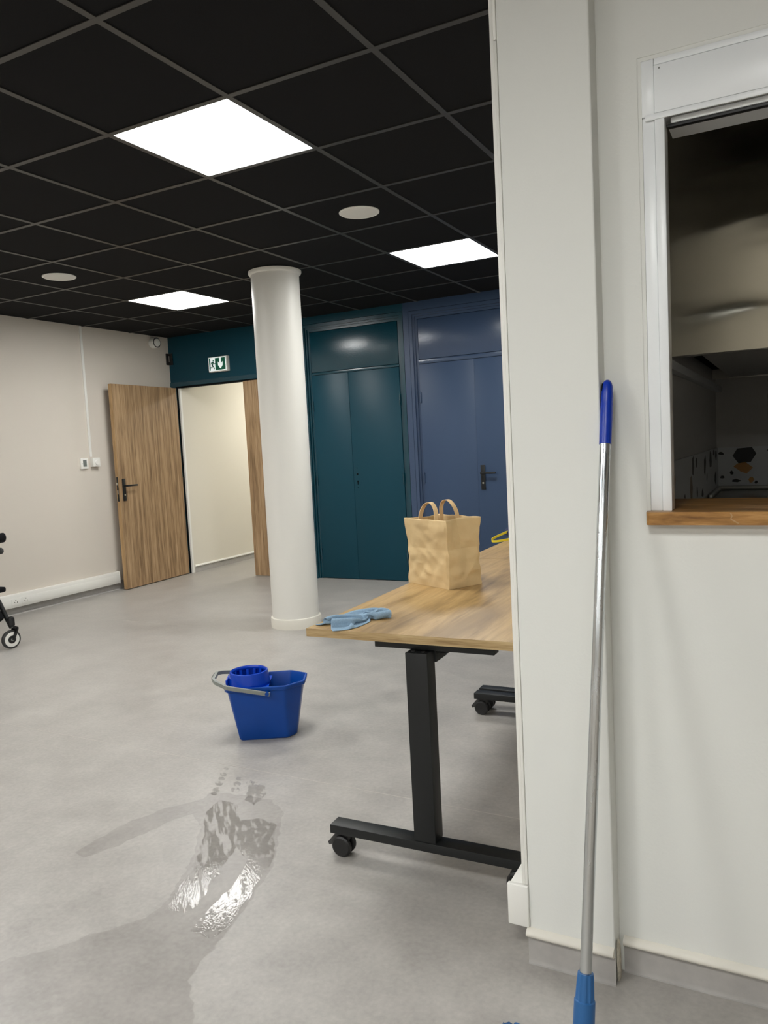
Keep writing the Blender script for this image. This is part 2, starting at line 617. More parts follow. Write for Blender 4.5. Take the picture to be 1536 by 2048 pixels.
# cable trunking on the left wall
t = thing('cable_trunking', 'long white cable trunking low along the left beige wall', 'trunking', (XL, 1.5, 0))
Y0, Y1 = -6.4 - 1.5, 3.765 - 1.5
bobj('body', 'white_plastic', t, (0.0, 0.052, Y0, Y1, 0.068, 0.182), bev=0.004)
bobj('cover', 'white_plastic', t, (0.052, 0.0555, Y0, Y1 - 0.002, 0.083, 0.15), bev=0.001)
bobj('end_cap', 'white_plastic', t, (0.0, 0.054, Y1, Y1 + 0.006, 0.064, 0.186), bev=0.002)
for yy in (2.585 - 1.5, 2.685 - 1.5):
    s_ = bobj('socket', 'white_plastic', t, (0.0545, 0.0575, yy - 0.042, yy + 0.042, 0.09, 0.146), bev=0.002)
    cobj('socket_hole', 'dark_gap', s_, ((0.0573, yy - 0.012, 0.113), (0.0579, yy - 0.012, 0.113), 0.0042),
         ((0.0573, yy + 0.012, 0.113), (0.0579, yy + 0.012, 0.113), 0.0042),
         ((0.0573, yy, 0.132), (0.0579, yy, 0.132), 0.0042), seg=10)

# trunking box that runs away along the partition, and the slim profile on the pier edge
t = thing('cable_trunking', 'white cable trunking starting at the foot of the pier edge', 'trunking', (XP, 0.0, 0))
bobj('body', 'white_plastic', t, (-0.05, -0.0003, 0.006, 4.6, 0.094, 0.194), bev=0.003)
bobj('end_cap', 'white_plastic', t, (-0.053, 0.0005, -0.008, 0.006, 0.092, 0.197), bev=0.003)
t = thing('edge_profile', 'slim white two-part profile running up the left edge of the pier', 'profile', (XP, 0.0, 0.2))
bobj('base_strip', 'white_plastic', t, (-0.0165, -0.0075, 0.001, 0.04, 0.0, 2.38), bev=0.0015)
bobj('cover_strip', 'white_plastic', t, (-0.0070, -0.0003, -0.0015, 0.04, 0.0, 1.985), bev=0.0012)
bobj('cover_strip', 'white_plastic', t, (-0.0070, -0.0003, -0.0015, 0.04, 1.987, 2.38), bev=0.0012)

# ------------------------------------------------------------------ ceiling
LIGHTS = {(-1, 1), (-5, 5), (-1, 5), (-5, 1), (-4, -4), (-1, -4), (2, -4), (-4, -8), (-1, -8), (2, -8), (5, -8)}  # negative rows: unseen panels, added to brighten the hatch wall and hood
bm = NB()
box(bm, XL - 0.2, XE + 0.2, YR - 0.2, YB + 0.2, 2.66, 2.8)
ce = struct(link('ceiling', bm, 'ceiling_void'), 'black suspended tile ceiling with a grey metal grid', 'ceiling')
tile_me = {}


def tile(i, j, x0, x1, y0, y1):
    key = (round(x1 - x0, 3), round(y1 - y0, 3))
    if key not in tile_me:
        bm = NB()
        box(bm, -key[0] / 2, key[0] / 2, -key[1] / 2, key[1] / 2, 0, 0.015)
        bmesh.ops.recalc_face_normals(bm, faces=bm.faces)
        me = bpy.data.meshes.new('ceiling_tile')
        bm.to_mesh(me)
        bm.free()
        me.materials.append(MATS['ceiling_tile'])
        tile_me[key] = me
    o = bpy.data.objects.new('ceiling_tile', tile_me[key])
    COL.objects.link(o)
    o.parent = ce
    o.location = ((x0 + x1) / 2, (y0 + y1) / 2, H + 0.0035 + random.uniform(0, 0.001))


for i in range(-7, 8):
    for j in range(-11, 8):
        if (i, j) in LIGHTS:
            continue
        x0, x1, y0, y1 = i * 0.6 + 0.003, i * 0.6 + 0.597, j * 0.6 + 0.003, min(j * 0.6 + 0.597, YB - 0.002)
        if j >= 0 and i >= 2:
            continue
        tile(i, j, x0, x1, y0, y1)
for i in range(-6, 8):                       # runners along Y
    y1 = YB - 0.001 if i <= 2 else -0.001
    bobj('grid_runner', 'grid_metal', ce, (i * 0.6 - 0.012, i * 0.6 + 0.012 if i != 2 else 1.2165, YR, y1, H, H + 0.003),
         (i * 0.6 - 0.001, i * 0.6 + 0.001, YR, y1, H + 0.003, H + 0.03))
for j in range(-10, 8):                      # runners along X
    x1 = 1.2 if j >= 0 else XE
    bobj('grid_runner', 'grid_metal', ce, (XL, x1, j * 0.6 - 0.012, j * 0.6 + 0.012, H - 0.0002, H + 0.0029))

# LED panels
def make_panel():
    t = thing('ceiling_light', '', 'ceiling light')
    bm = NB()
    for a in (box(bm, -0.297, 0.297, -0.297, -0.285, 0.0, 0.012), box(bm, -0.297, 0.297, 0.285, 0.297, 0.0, 0.012),
              box(bm, -0.297, -0.285, -0.285, 0.285, 0.0, 0.012), box(bm, 0.285, 0.297, -0.285, 0.285, 0.0, 0.012)):
        pass
    link('frame', bm, 'white_lacquer', t)
    bobj('diffuser', 'led_diffuser', t, (-0.285, 0.285, -0.285, 0.285, 0.003, 0.01))
    return t


lab = {(-1, 1): 'large bright square LED panel nearest in the black ceiling', (-5, 5): 'small bright square LED panel left of the round column',
       (-1, 5): 'bright square LED panel right of the column, against the pier edge'}
proto = make_panel()
first = True
for ij in sorted(LIGHTS):
    o = proto if first else copy_tree(proto)
    first = False
    o.location = (ij[0] * 0.6 + 0.3, ij[1] * 0.6 + 0.3, H + 0.001)
    o['group'] = 'LED panels in the black ceiling'
    o['label'] = lab.get(ij, 'square LED ceiling panel outside the picture')

# ceiling speakers
for (px, py, l) in ((-0.303, 2.103, 'round white ceiling speaker between the two right-hand light panels'),
                    (-2.70, 2.10, 'round white ceiling speaker above the left wall')):
    t = thing('ceiling_speaker', l, 'speaker', (px, py, H + 0.003), 0, 'round ceiling speakers')
    bm = NB()
    lathe(bm, [(0.112, 0.0), (0.112, -0.004), (0.108, -0.0065), (0.102, -0.005)], seg=48, cap0=True, cap1=True)
    link('rim', bm, 'white_plastic', t, True)
    bm = NB()
    lathe(bm, [(0.101, -0.005), (0.09, -0.0072), (0.05, -0.0085), (0.001, -0.009)], seg=48)
    link('grille', bm, 'speaker_grille', t, True, 60)

# ------------------------------------------------------------------ corridor behind the doorway
CW = -4.098
bm = NB()
box(bm, CW - 0.15, CW, YB + 0.045, 9.0, 0, 2.499)
struct(link('wall_corridor_left', bm, 'corridor_wall'), 'warm cream corridor wall seen through the open doorway', 'wall')
bm = NB()
box(bm, -2.4, -2.25, YB + 0.2, 9.0, 0, 2.6)
struct(link('wall_corridor_right', bm, 'corridor_wall'), 'cream corridor wall hidden behind the closed leaf', 'wall')
bm = NB()
box(bm, CW - 0.15, -2.25, 9.0, 9.15, 0, 2.6)
struct(link('wall_corridor_end', bm, 'corridor_wall'), 'cream wall at the end of the corridor', 'wall')
bm = NB()
box(bm, CW - 0.15, -2.25, YB + 0.2, 9.15, 2.5, 2.6)
struct(link('ceiling_corridor', bm, 'white_paint'), 'white ceiling of the corridor', 'ceiling')
bm = NB()
prof = [(0.0, 0.058), (0.012, 0.062), (0.016, 0.07), (0.012, 0.08), (0.0, 0.084)]
ring_loft(bm, [[(CW + a, y, z) for a, z in prof] for y in (YB + 0.06, 8.99)])
struct(link('trim_3', bm, 'white_plastic', None, True), 'white bead moulding along the foot of the corridor wall', 'moulding')
bm = NB()
box(bm, CW, CW + 0.004, YB + 0.06, 8.99, 0, 0.058)
struct(link('baseboard_corridor', bm, 'upstand_vinyl'), 'grey vinyl upstand in the corridor', 'skirting')
t = thing('corridor_light', 'warm ceiling light of the corridor, outside the picture', 'ceiling light', (-3.1, 6.3, 2.5))
bobj('housing', 'white_lacquer', t, (-0.16, 0.16, -0.16, 0.16, -0.02, -0.0003), bev=0.004)
bobj('diffuser', 'corridor_diffuser', t, (-0.145, 0.145, -0.145, 0.145, -0.026, -0.0205))

# door frame
bm = NB()
box(bm, DX0 - 0.07, DX0 - 0.004, YB - 0.008, YB + 0.0, 0, 2.05)
box(bm, XL + 0.002, DX1 + 0.3, YB - 0.012, YB + 0.0, 2.05, 2.096)
box(bm, DX1 + 0.004, DX1 + 0.06, YB - 0.008, YB, 0, 2.05)
struct(link('trim_4', bm, 'teal_paint'), 'teal painted frame of the corridor doorway', 'door frame')
bm = NB()
box(bm, DX0 - 0.01, DX0 + 0.003, YB + 0.0, YB + 0.018, 0, 2.05)
box(bm, DX0 + 0.003, DX1 + 0.01, YB + 0.0, YB + 0.06, 2.036, 2.05)
struct(link('trim_5', bm, 'dark_gap'), 'black rebate of the corridor doorway', 'door frame')
bm = NB()
box(bm, DX0 - 0.01, DX0 + 0.024, YB + 0.018, YB + 0.044, 0, 2.036)
struct(link('trim_6', bm, 'white_plastic'), 'white inner jamb of the corridor doorway', 'door frame')


def lever_set(parent, x, y, zc, d=1, side=1):
    """black door furniture on a face looking to -y at y; lever points to +x*d"""
    pl = bobj('handle_plate', 'black_metal', parent, (x - 0.021, x + 0.021, y - 0.009, y, zc - 0.115, zc + 0.105), bev=0.003)
    bm = NB()
    cyl(bm, (x, y - 0.008, zc + 0.035), (x, y - 0.052, zc + 0.035), 0.009, seg=14)
    box(bm, min(x - 0.009 * d, x + 0.135 * d), max(x - 0.009 * d, x + 0.135 * d), y - 0.062, y - 0.044, zc + 0.026, zc + 0.044, bev=0.004)
    link('lever', bm, 'black_metal', pl, True)
    cobj('lock_cylinder', 'steel', pl, ((x, y - 0.0085, zc - 0.055), (x, y - 0.0125, zc - 0.055), 0.0085), seg=14)
    return pl


# open leaf: local frame x along the leaf from the free edge (0) to the hinge (0.955), face looking to -y
def leaf(name, width, label, loc, rotz, furniture):
    o = thing(name, label, 'door', loc, rotz)
    o['kind'] = 'structure'
    bobj('leaf', 'oak_door', o, (0.0015, width, 0.0, 0.04, 0.008, 2.035))
    bobj('edge_band', 'oak_door_edge', o, (0.0, 0.0015, 0.0, 0.04, 0.008, 2.035))
    if furniture:
        lever_set(o, 0.062, 0.0, 1.0)
        lk = bobj('lock_plate', 'black_metal', o, (-0.0012, 0.0, 0.009, 0.031, 0.885, 1.125), bev=0.0005)
        bobj('latch_bolt', 'steel', lk, (-0.009, -0.001, 0.013, 0.028, 1.045, 1.07), bev=0.001)
        bobj('dead_bolt', 'steel', lk, (-0.003, -0.001, 0.015, 0.026, 0.955, 0.995), bev=0.001)
        for z in (0.2, 1.02, 1.85):
            cobj('hinge', 'black_metal', o, ((width + 0.006, 0.004, z - 0.05), (width + 0.006, 0.004, z + 0.05), 0.007), seg=12)
    return o


a0 = Vector((-4.052, 3.762, 0))
a1 = Vector((-4.108, 4.725, 0))
ang = math.atan2(a1.y - a0.y, a1.x - a0.x)
leaf('door_1', (a1 - a0).length, 'open wood-veneer door leaf with a black lever handle', a0, ang, True)
leaf('door_2', 0.415, 'closed narrow wood-veneer door leaf partly hidden by the round column', (-3.212, YB - 0.012, 0), 0, False)

# ------------------------------------------------------------------ built-in double doors
def bay(name, label, m, x0, x1, seam, zt, ztr, ztop, wallx, handle, y=YB):
    """x0..x1 clear opening between the outer mouldings"""
    o = thing(name, label, 'cupboard', ((x0 + x1) / 2, y, 0))
    cx = (x0 + x1) / 2
    a, b, s = x0 - cx, x1 - cx, seam - cx
    f = 0.045
    # stepped frame
    bm = NB()
    for q, (w0, yy, top) in enumerate(((0.03, 0.0, ztop), (0.018, 0.018, ztop - 0.03), (0.022, 0.034, ztop - 0.048))):
        off = (0, 0.03, 0.048)[q]
        box(bm, a + off, a + off + w0, yy, 0.06, 0, top)
        box(bm, b - off - w0, b - off, yy, 0.06, 0, top)
        box(bm, a + off + w0, b - off - w0, yy, 0.06, top - w0, top)
    link('frame', bm, m, o)
    i0, i1 = a + 0.07, b - 0.07
    bobj('transom', m, o, (i0, i1, 0.026, 0.06, zt + 0.004, ztr), bev=0.002)
    bobj('upper_panel', m, o, (i0 + 0.004, i1 - 0.004, 0.03, 0.06, ztr + 0.004, ztop - 0.074), bev=0.003)
    bobj('gap', 'dark_gap', o, (i0, i1, 0.055, 0.0599, 0.0, zt + 0.004))
    for k, (d0, d1) in enumerate(((i0 + 0.003, s - 0.0012), (s + 0.0012, i1 - 0.003))):
        d = bobj('door', m.replace('paint', 'satin'), o, (d0, d1, 0.024 - 0.006 * (k if handle else 0), 0.054, 0.006, zt), bev=0.0015)
        hx = d0 + 0.002 if k == 0 else d1 - 0.002
        for z in (0.25, 0.98, 1.72):
            cobj('hinge', m, d, ((hx, 0.02, z - 0.05), (hx, 0.02, z + 0.05), 0.0075), seg=10)
        if k == 1:
            if handle:
                lever_set(d, s + 0.05, 0.018, 0.975)
            else:
                hx = s + 0.045
                cobj('spindle_hole', 'dark_gap', d, ((hx, 0.0245, 1.035), (hx, 0.0232, 1.035), 0.010), seg=14)
                bm = NB()
                prism(bm, [(0.009 * math.sin(R(q)), 0.0 + 0.009 * math.cos(R(q))) for q in range(-140, 141, 20)] + [(0.005, -0.03), (-0.005, -0.03)],
                      lambda a, b, tt: (hx + a, 0.0245 - tt, 0.965 + b), 0.0, 0.0013)
                link('keyhole', bm, 'dark_gap', d)
                for zz in (1.095, 0.905):
                    cobj('screw_hole', 'dark_gap', d, ((hx - 0.002, 0.0245, zz), (hx - 0.002, 0.0234, zz), 0.004), seg=8)
    return o


bay('built_in_cupboard', 'glossy dark teal double-door built-in cupboard with no handle', 'teal_paint', CX0 + 0.004, CX1 - 0.004,
    -1.975, 2.018, 2.045, 2.512, None, False)
bay('built_in_cupboard', 'glossy slate blue double-door built-in cupboard with black lever handle', 'blue_paint', BX0 + 0.058, BX1 - 0.002,
    -0.688, 2.02, 2.062, 2.502, None, True)

# ------------------------------------------------------------------ round column
t = thing('round_column', 'round white-painted structural column in mid-room', 'column', (-1.485, 2.955, 0))
bm = NB()
lathe(bm, [(0.173, 0.0), (0.173, H)], seg=72)
link('shaft', bm, 'column_paint', t, True)
bm = NB()
lathe(bm, [(0.186, 0.0), (0.187, 0.06), (0.184, 0.072), (0.174, 0.076)], seg=72)
link('base_ring', bm, 'white_paint', t, True)
bm = NB()
lathe(bm, [(0.174, H - 0.028), (0.186, H - 0.022), (0.191, H - 0.012), (0.191, H - 0.0008)], seg=72)
link('top_collar', bm, 'column_paint', t, True)

# ------------------------------------------------------------------ wall devices
bobj0 = bobj('cable_conduit', 'white_plastic', None, (XL, XL + 0.012, 3.558, 3.583, 1.335, H), bev=0.002)
tag(bobj0, 'thin white vertical cable conduit from ceiling to the wall dial', 'conduit')
t = thing('thermostat', 'small white thermostat with grey screen on the left wall', 'thermostat', (XL, 3.478, 1.275))
bobj('body', 'white_plastic', t, (0.0, 0.022, -0.044, 0.044, -0.052, 0.052), bev=0.005)
bobj('screen', 'lcd', t, (0.0215, 0.0226, -0.02, 0.022, -0.03, 0.034))
cobj('button', 'grey_plastic', t, ((0.0215, -0.032, 0.0), (0.0235, -0.032, 0.0), 0.004), seg=10)
t = thing('dial_switch', 'square white wall switch with round dial beside the thermostat', 'switch', (XL, 3.603, 1.282))
bobj('box', 'white_plastic', t, (0.0, 0.045, -0.043, 0.043, -0.043, 0.043), bev=0.003)
cobj('dial', 'white_plastic', t, ((0.045, 0.006, -0.002), (0.052, 0.006, -0.002), 0.026, 0.024), seg=28)
# siren
t = thing('alarm_siren', 'round white alarm sounder at the top corner of the left wall', 'alarm', (XL, 4.51, 2.505))
bm = NB()
lathe(bm, [(0.05, 0.0), (0.056, 0.01), (0.056, 0.06), (0.053, 0.07)], axis=(1, 0, 0), seg=36)
link('body', bm, 'white_plastic', t, True)
bm = NB()
lathe(bm, [(0.053, 0.0705), (0.053, 0.073), (0.043, 0.073), (0.043, 0.0705)], axis=(1, 0, 0), seg=36)
link('dark_ring', bm, 'charcoal_rubber', t, True)
bm = NB()
lathe(bm, [(0.041, 0.0705), (0.039, 0.082), (0.03, 0.084), (0.028, 0.078), (0.018, 0.078), (0.016, 0.084), (0.005, 0.085)], axis=(1, 0, 0), seg=36)
link('horn', bm, 'white_plastic', t, True)
# little black bracket in the corner
t = thing('corner_bracket', 'small black bracket in the wall corner under the alarm sounder', 'bracket', (XL, YB, 2.35))
bobj('wall_plate', 'black_plastic', t, (0.0, 0.018, -0.05, -0.004, -0.062, 0.062), bev=0.005)
bobj('return_plate', 'black_plastic', t, (0.004, 0.06, -0.016, 0.0, -0.062, 0.062), bev=0.005)
cobj('pin', 'steel', t, ((0.021, -0.02, -0.03), (0.021, -0.02, 0.035), 0.004), seg=8)

# emergency exit sign
t = thing('exit_sign', 'lit green and white emergency exit sign over the corridor doorway', 'sign', (-3.497, YB, 2.235))
SX, SZ, SD = 0.112, 0.074, -0.05
bobj('housing', 'sign_body', t, (-SX - 0.012, SX + 0.012, SD + 0.004, 0.0, -SZ - 0.004, SZ + 0.004), bev=0.004)
bobj('face', 'sign_white', t, (-SX, SX, SD, SD + 0.004, -SZ + 0.006, SZ - 0.004))


def sgn(poly, m, name, lift):
    bm = NB()
    prism(bm, poly, lambda a, b, tt: (a, SD - tt, b), 0.0, lift)
    return link(name, bm, m, t)


z0, z1 = -0.061, 0.063
sgn([(-0.107, z0), (-0.091, z0), (-0.091, z1), (-0.107, z1)], 'sign_green', 'green_strip', 0.0008)
sgn([(-0.028, z0), (0.106, z0), (0.106, z1), (-0.028, z1)], 'sign_green', 'green_field', 0.0008)
sgn([(0.030, z1), (0.052, z1), (0.052, 0.002), (0.072, 0.024), (0.072, -0.012), (0.041, -0.05), (0.010, -0.012), (0.010, 0.024), (0.030, 0.002)],
    'sign_white', 'arrow', 0.0014)
man = NB()


def limb(pts, wd):
    for (ax, az), (bx, bz) in zip(pts, pts[1:]):
        d = Vector((bx - ax, bz - az)).normalized()
        n = Vector((-d.y, d.x)) * wd / 2
        e = d * wd * 0.3
        prism(man, [(ax - e.x + n.x, az - e.y + n.y), (ax - e.x - n.x, az - e.y - n.y), (bx + e.x - n.x, bz + e.y - n.y), (bx + e.x + n.x, bz + e.y + n.y)],
              lambda a, b, tt: (a, SD - tt, b), 0.0, 0.001)


prism(man, [(-0.052 + 0.008 * math.cos(k * 0.785), 0.037 + 0.009 * math.sin(k * 0.785)) for k in range(8)], lambda a, b, tt: (a, SD - tt, b), 0, 0.001)
limb([(-0.056, 0.022), (-0.066, -0.012)], 0.016)
limb([(-0.056, 0.021), (-0.040, 0.006), (-0.026, 0.006)], 0.009)
limb([(-0.058, 0.021), (-0.076, 0.018), (-0.083, 0.004)], 0.009)
limb([(-0.064, -0.010), (-0.050, -0.028), (-0.042, -0.048)], 0.011)
limb([(-0.067, -0.012), (-0.073, -0.032), (-0.090, -0.032)], 0.011)
link('running_figure', man, 'sign_green', t)

# ------------------------------------------------------------------ tables
TH = R(1.5)
TL = Vector((0.786, 0.949, 0))


def make_table():
    o = thing('folding_table', '', 'table', TL, TH)
    bobj('top_board', 'oak_table', o, (-0.349, 0.349, -0.7145, 0.7145, 0.7152, 0.74))
    bobj('edge_band', 'oak_edge', o, (-0.3505, 0.3505, -0.7155, -0.7145, 0.715, 0.7399), (-0.3505, 0.3505, 0.7145, 0.7155, 0.715, 0.7399),
         (-0.3505, -0.349, -0.7145, 0.7145, 0.715, 0.7399), (0.349, 0.3505, -0.7145, 0.7145, 0.715, 0.7399))
    for sy in (-1, 1):
        ys = lambda a, b: (min(a * sy, b * sy), max(a * sy, b * sy))
        ft = bobj('foot_bar', 'black_metal', o, (-0.313, 0.34, *ys(0.65, 0.706), 0.078, 0.106), bev=0.0015)
        bobj('leg', 'black_metal', o, (-0.02, 0.05, *ys(0.645, 0.704), 0.106, 0.684), bev=0.002)
        for bx_ in (0.0, 0.032):
            cobj('bolt', 'black_plastic', o, ((bx_, 0.688 * sy, 0.684), (bx_, 0.688 * sy, 0.688), 0.006), seg=12)
        bobj('mount_bar', 'black_metal', o, (-0.135, 0.245, *ys(0.632, 0.672), 0.686, 0.7149), bev=0.001)
        bobj('mount_bracket', 'black_metal', o, (-0.01, 0.055, *ys(0.56, 0.645), 0.645, 0.686), bev=0.001)
        bobj('mount_hook', 'black_metal', o, (0.055, 0.085, *ys(0.59, 0.625), 0.668, 0.686), bev=0.001)
        for wx in (-0.275, 0.302):
            yc = 0.678 * sy
            ca = bobj('caster', 'black_plastic', o, (wx - 0.018, wx + 0.018, yc - 0.012, yc + 0.012, 0.052, 0.0779), bev=0.004)
            for k in (-1, 1):
                bm = NB()
                y0_, y1_ = yc + k * 0.010, yc + k * 0.026
                lathe(bm, [(0.010, 0.0), (0.028, 0.0), (0.0335, 0.003), (0.0335, 0.012), (0.028, 0.016), (0.02, 0.0145), (0.004, 0.0145)],
                      c=(wx - 0.006, yc + k * 0.008, 0.0337), axis=(0, k, 0), seg=28)
                link('wheel', bm, 'black_plastic', ca, True)
            bm = NB()
            sg = 1 if wx < 0 else -1
            prism(bm, [(-0.014, 0.07), (-0.034, 0.066), (-0.06, 0.036), (-0.056, 0.027), (-0.04, 0.032), (-0.02, 0.05)],
                  lambda a, b, tt: (wx + a * sg, yc + tt, b), -0.009, 0.009)
            link('brake_lever', bm, 'charcoal_rubber', ca)
    bobj('rail', 'black_metal', o, (-0.005, 0.045, -0.56, 0.56, 0.66, 0.70), bev=0.001)
    return o


tb = make_table()
tag(tb, 'near oak-topped black T-leg table on casters, with the paper bag on it', 'table', 'oak tables pushed end to end')
tb2 = copy_tree(tb)
tb2.location = (TL.x - math.sin(TH) * 1.4335, TL.y + math.cos(TH) * 1.4335, 0)
tag(tb2, 'far oak-topped table behind the seam, mostly hidden by the pier', 'table', 'oak tables pushed end to end')

# ------------------------------------------------------------------ paper bag
def paper_bag():
    th = math.atan2(-0.12, 0.232)
    o = thing('paper_bag', 'open brown kraft paper bag with twin handles on the table', 'bag', (0.576, 1.035, 0.7405), th)
    W, D, HH = 0.128, 0.083, 0.262
    nz, nx, ny = 48, 30, 22
    rings = []
    for k in range(nz + 1):
        v = k / nz
        z = v * HH
        ring = []
        waist = 1 - 0.09 * math.sin(math.pi * min(1, v / 0.9)) + 0.02 * v
        w_ = W * (1 - 0.05 * math.sin(math.pi * v) + 0.02 * v)
        d_ = D * waist
        pts = []
        for i in range(nx):
            pts.append((-w_ + 2 * w_ * i / nx, -d_, 0))
        for i in range(ny):
            pts.append((w_, -d_ + 2 * d_ * i / ny, 1))
        for i in range(nx):
            pts.append((w_ - 2 * w_ * i / nx, d_, 2))
        for i in range(ny):
            pts.append((-w_, d_ - 2 * d_ * i / ny, 3))
        for (x, y, side) in pts:
            fold = max(0.0, (v - 0.22) / 0.78)
            # gusset folds
            if side in (1, 3):
                g = (1 - abs(y) / d_)
                s = 1 if side == 1 else -1
                x -= s * g * 0.045 * fold ** 1.2
                x += s * 0.008 * math.sin(math.pi * min(1, v * 1.6)) * g
            p = Vector((x, y, z))
            amp = 0.016 * min(1, v * 5) * (1.0 - 0.6 * v)
            # faceted crumple
            f1 = noise.cell(p * 0) * 0
            c = noise.voronoi(p * 13 + Vector((3, 1, 7)))[0]
            cr = (c[1] - c[0])
            n2 = noise.noise(p * 22)
            rg = 1 - 2.4 * abs(noise.noise(Vector((p.x * 11 + p.z * 7, p.y * 11 - p.z * 5, p.z * 9)) + Vector((2.2, 0.4, 5.1))))
            rg2 = 1 - 2.4 * abs(noise.noise(p * 19 + Vector((8, 2, 1))))
            push = amp * (0.8 * (cr - 0.25) + 0.35 * n2 + 0.45 * rg + 0.22 * rg2)
            push -= 0.0008 * math.exp(-((v - 0.56) / 0.02) ** 2)
            nrm = Vector((0, -1, 0)) if side == 0 else Vector((1, 0, 0)) if side == 1 else Vector((0, 1, 0)) if side == 2 else Vector((-1, 0, 0))
            p += nrm * push
            if k == nz:
                p.z += 0.004 * noise.noise(Vector((x * 25, y * 25, 3)))
            ring.append(p)
        rings.append(ring)
    bm = NB()
    ring_loft(bm, rings, True, False)
    b = link('sack', bm, 'paper', o, True, 14)
    md = b.modifiers.new('thick', 'SOLIDIFY')
    md.thickness = 0.0011
    md.offset = -1
    # folded rim and glued seams
    for yy, cx_ in ((-0.074, 0.006), (0.070, -0.034)):
        s = 1 if yy > 0 else -1
        path = smooth_path([(cx_ - 0.051, yy, HH - 0.055), (cx_ - 0.050, yy - 0.002 * s, HH), (cx_ - 0.040, yy - 0.008 * s, HH + 0.038), (cx_ - 0.016, yy - 0.012 * s, HH + 0.060),
                            (cx_ + 0.014, yy - 0.012 * s, HH + 0.061), (cx_ + 0.040, yy - 0.008 * s, HH + 0.036), (cx_ + 0.049, yy - 0.002 * s, HH), (cx_ + 0.049, yy, HH - 0.055)], 7)
        bm = NB()
        sweep(bm, path, [(-0.0012, -0.0095), (0.0012, -0.0095), (0.0012, 0.0095), (-0.0012, 0.0095)], up=(0, 1, 0.0))
        link('handle', bm, 'paper_handle', o, True, 30)
    return o


paper_bag()

# ------------------------------------------------------------------ crumpled cloth on the table
def cleaning_cloth():
    """a square cloth dropped in a heap: small position-based cloth simulation"""
    rng = np.random.default_rng(11)
    nx, ny, d0 = 40, 36, 0.0070
    gx, gy = np.meshgrid(np.arange(nx), np.arange(ny), indexing='ij')
    P = np.zeros((nx, ny, 3))
    u, v = gx / (nx - 1) - 0.5, gy / (ny - 1) - 0.5
    P[..., 0] = u * 0.205 + 0.020 * np.sin(v * 7 + 1)
    P[..., 1] = v * 0.088 + 0.018 * np.sin(u * 6)
    P[..., 2] = 0.03 + 0.026 * np.sin(v * 19 + 2.2 * np.sin(u * 5)) + 0.014 * np.sin(u * 15 + v * 6 + 0.6) + 0.006 * rng.standard_normal((nx, ny)) * 0.2
    V = np.zeros_like(P)
    cons = []
    for (dx, dy, k) in ((1, 0, 1.0), (0, 1, 1.0), (1, 1, 0.6), (1, -1, 0.6), (3, 0, 0.12), (0, 3, 0.12)):
        cons.append((dx, dy, d0 * math.hypot(dx, dy), k))
    n = nx * ny
    far = np.maximum(abs(gx.ravel()[:, None] - gx.ravel()[None]), abs(gy.ravel()[:, None] - gy.ravel()[None])) > 1
    for step in range(90):
        V[..., 2] -= 0.00016
        Q = P + V * 0.94
        for it in range(6):
            for (dx, dy, L0, k) in cons:
                y0a, y1a = (0, ny - dy) if dy >= 0 else (-dy, ny)
                A = Q[:nx - dx, y0a:y1a]
                B = Q[dx:, y0a + dy:y1a + dy]
                D = B - A
                L = np.linalg.norm(D, axis=-1, keepdims=True) + 1e-9
                c = D * (0.5 * k * 0.5 * (L - L0) / L)
                c[np.abs(c) > 0.004] *= 0.5
                A += c
                B -= c
        if step % 3 == 2 and step > 20:
            F_ = Q.reshape(n, 3)
            G = F_ @ F_.T
            sq = np.diag(G)
            D2 = sq[:, None] + sq[None] - 2 * G
            ii, jj = np.where((D2 < 0.0052 ** 2) & far)
            m = ii < jj
            ii, jj = ii[m], jj[m]
            if len(ii):
                D = F_[jj] - F_[ii]
                L = np.linalg.norm(D, axis=1, keepdims=True) + 1e-6
                c = D / L * (0.0052 - L) * 0.4
                np.add.at(F_, jj, c)
                np.add.at(F_, ii, -c)
            Q = F_.reshape(nx, ny, 3)
        hit_ = Q[..., 2] < 0.0012
        Q[..., 2] = np.maximum(Q[..., 2], 0.0012)
        Q[..., 0] = np.where(hit_, P[..., 0] * 0.85 + Q[..., 0] * 0.15, Q[..., 0])
        Q[..., 1] = np.where(hit_, P[..., 1] * 0.85 + Q[..., 1] * 0.15, Q[..., 1])
        V = (Q - P) * 0.9
        P = Q
    dirx = Vector((0.47, 0.88, 0)).normalized()      # along the heap
    diry = Vector((-0.88, 0.47, 0)).normalized()
    bm = NB()
    vs = [[bm.verts.new(dirx * P[i, j, 0] + diry * P[i, j, 1] + Vector((0, 0, P[i, j, 2]))) for j in range(ny)] for i in range(nx)]
    for i in range(nx - 1):
        for j in range(ny - 1):
            bm.faces.new((vs[i][j], vs[i + 1][j], vs[i + 1][j + 1], vs[i][j + 1]))
    o = link('cleaning_cloth', bm, 'cloth_blue', None, True, 180)
    md = o.modifiers.new('thick', 'SOLIDIFY')
    md.thickness = 0.0024
    md.offset = 0
    md = o.modifiers.new('smooth', 'SUBSURF')
    md.levels = 1
    md.render_levels = 1
    o.location = (0.562, 0.366, 0.7405)
    tag(o, 'crumpled light blue microfibre cloth on the table corner', 'cloth')
    return o


cleaning_cloth()

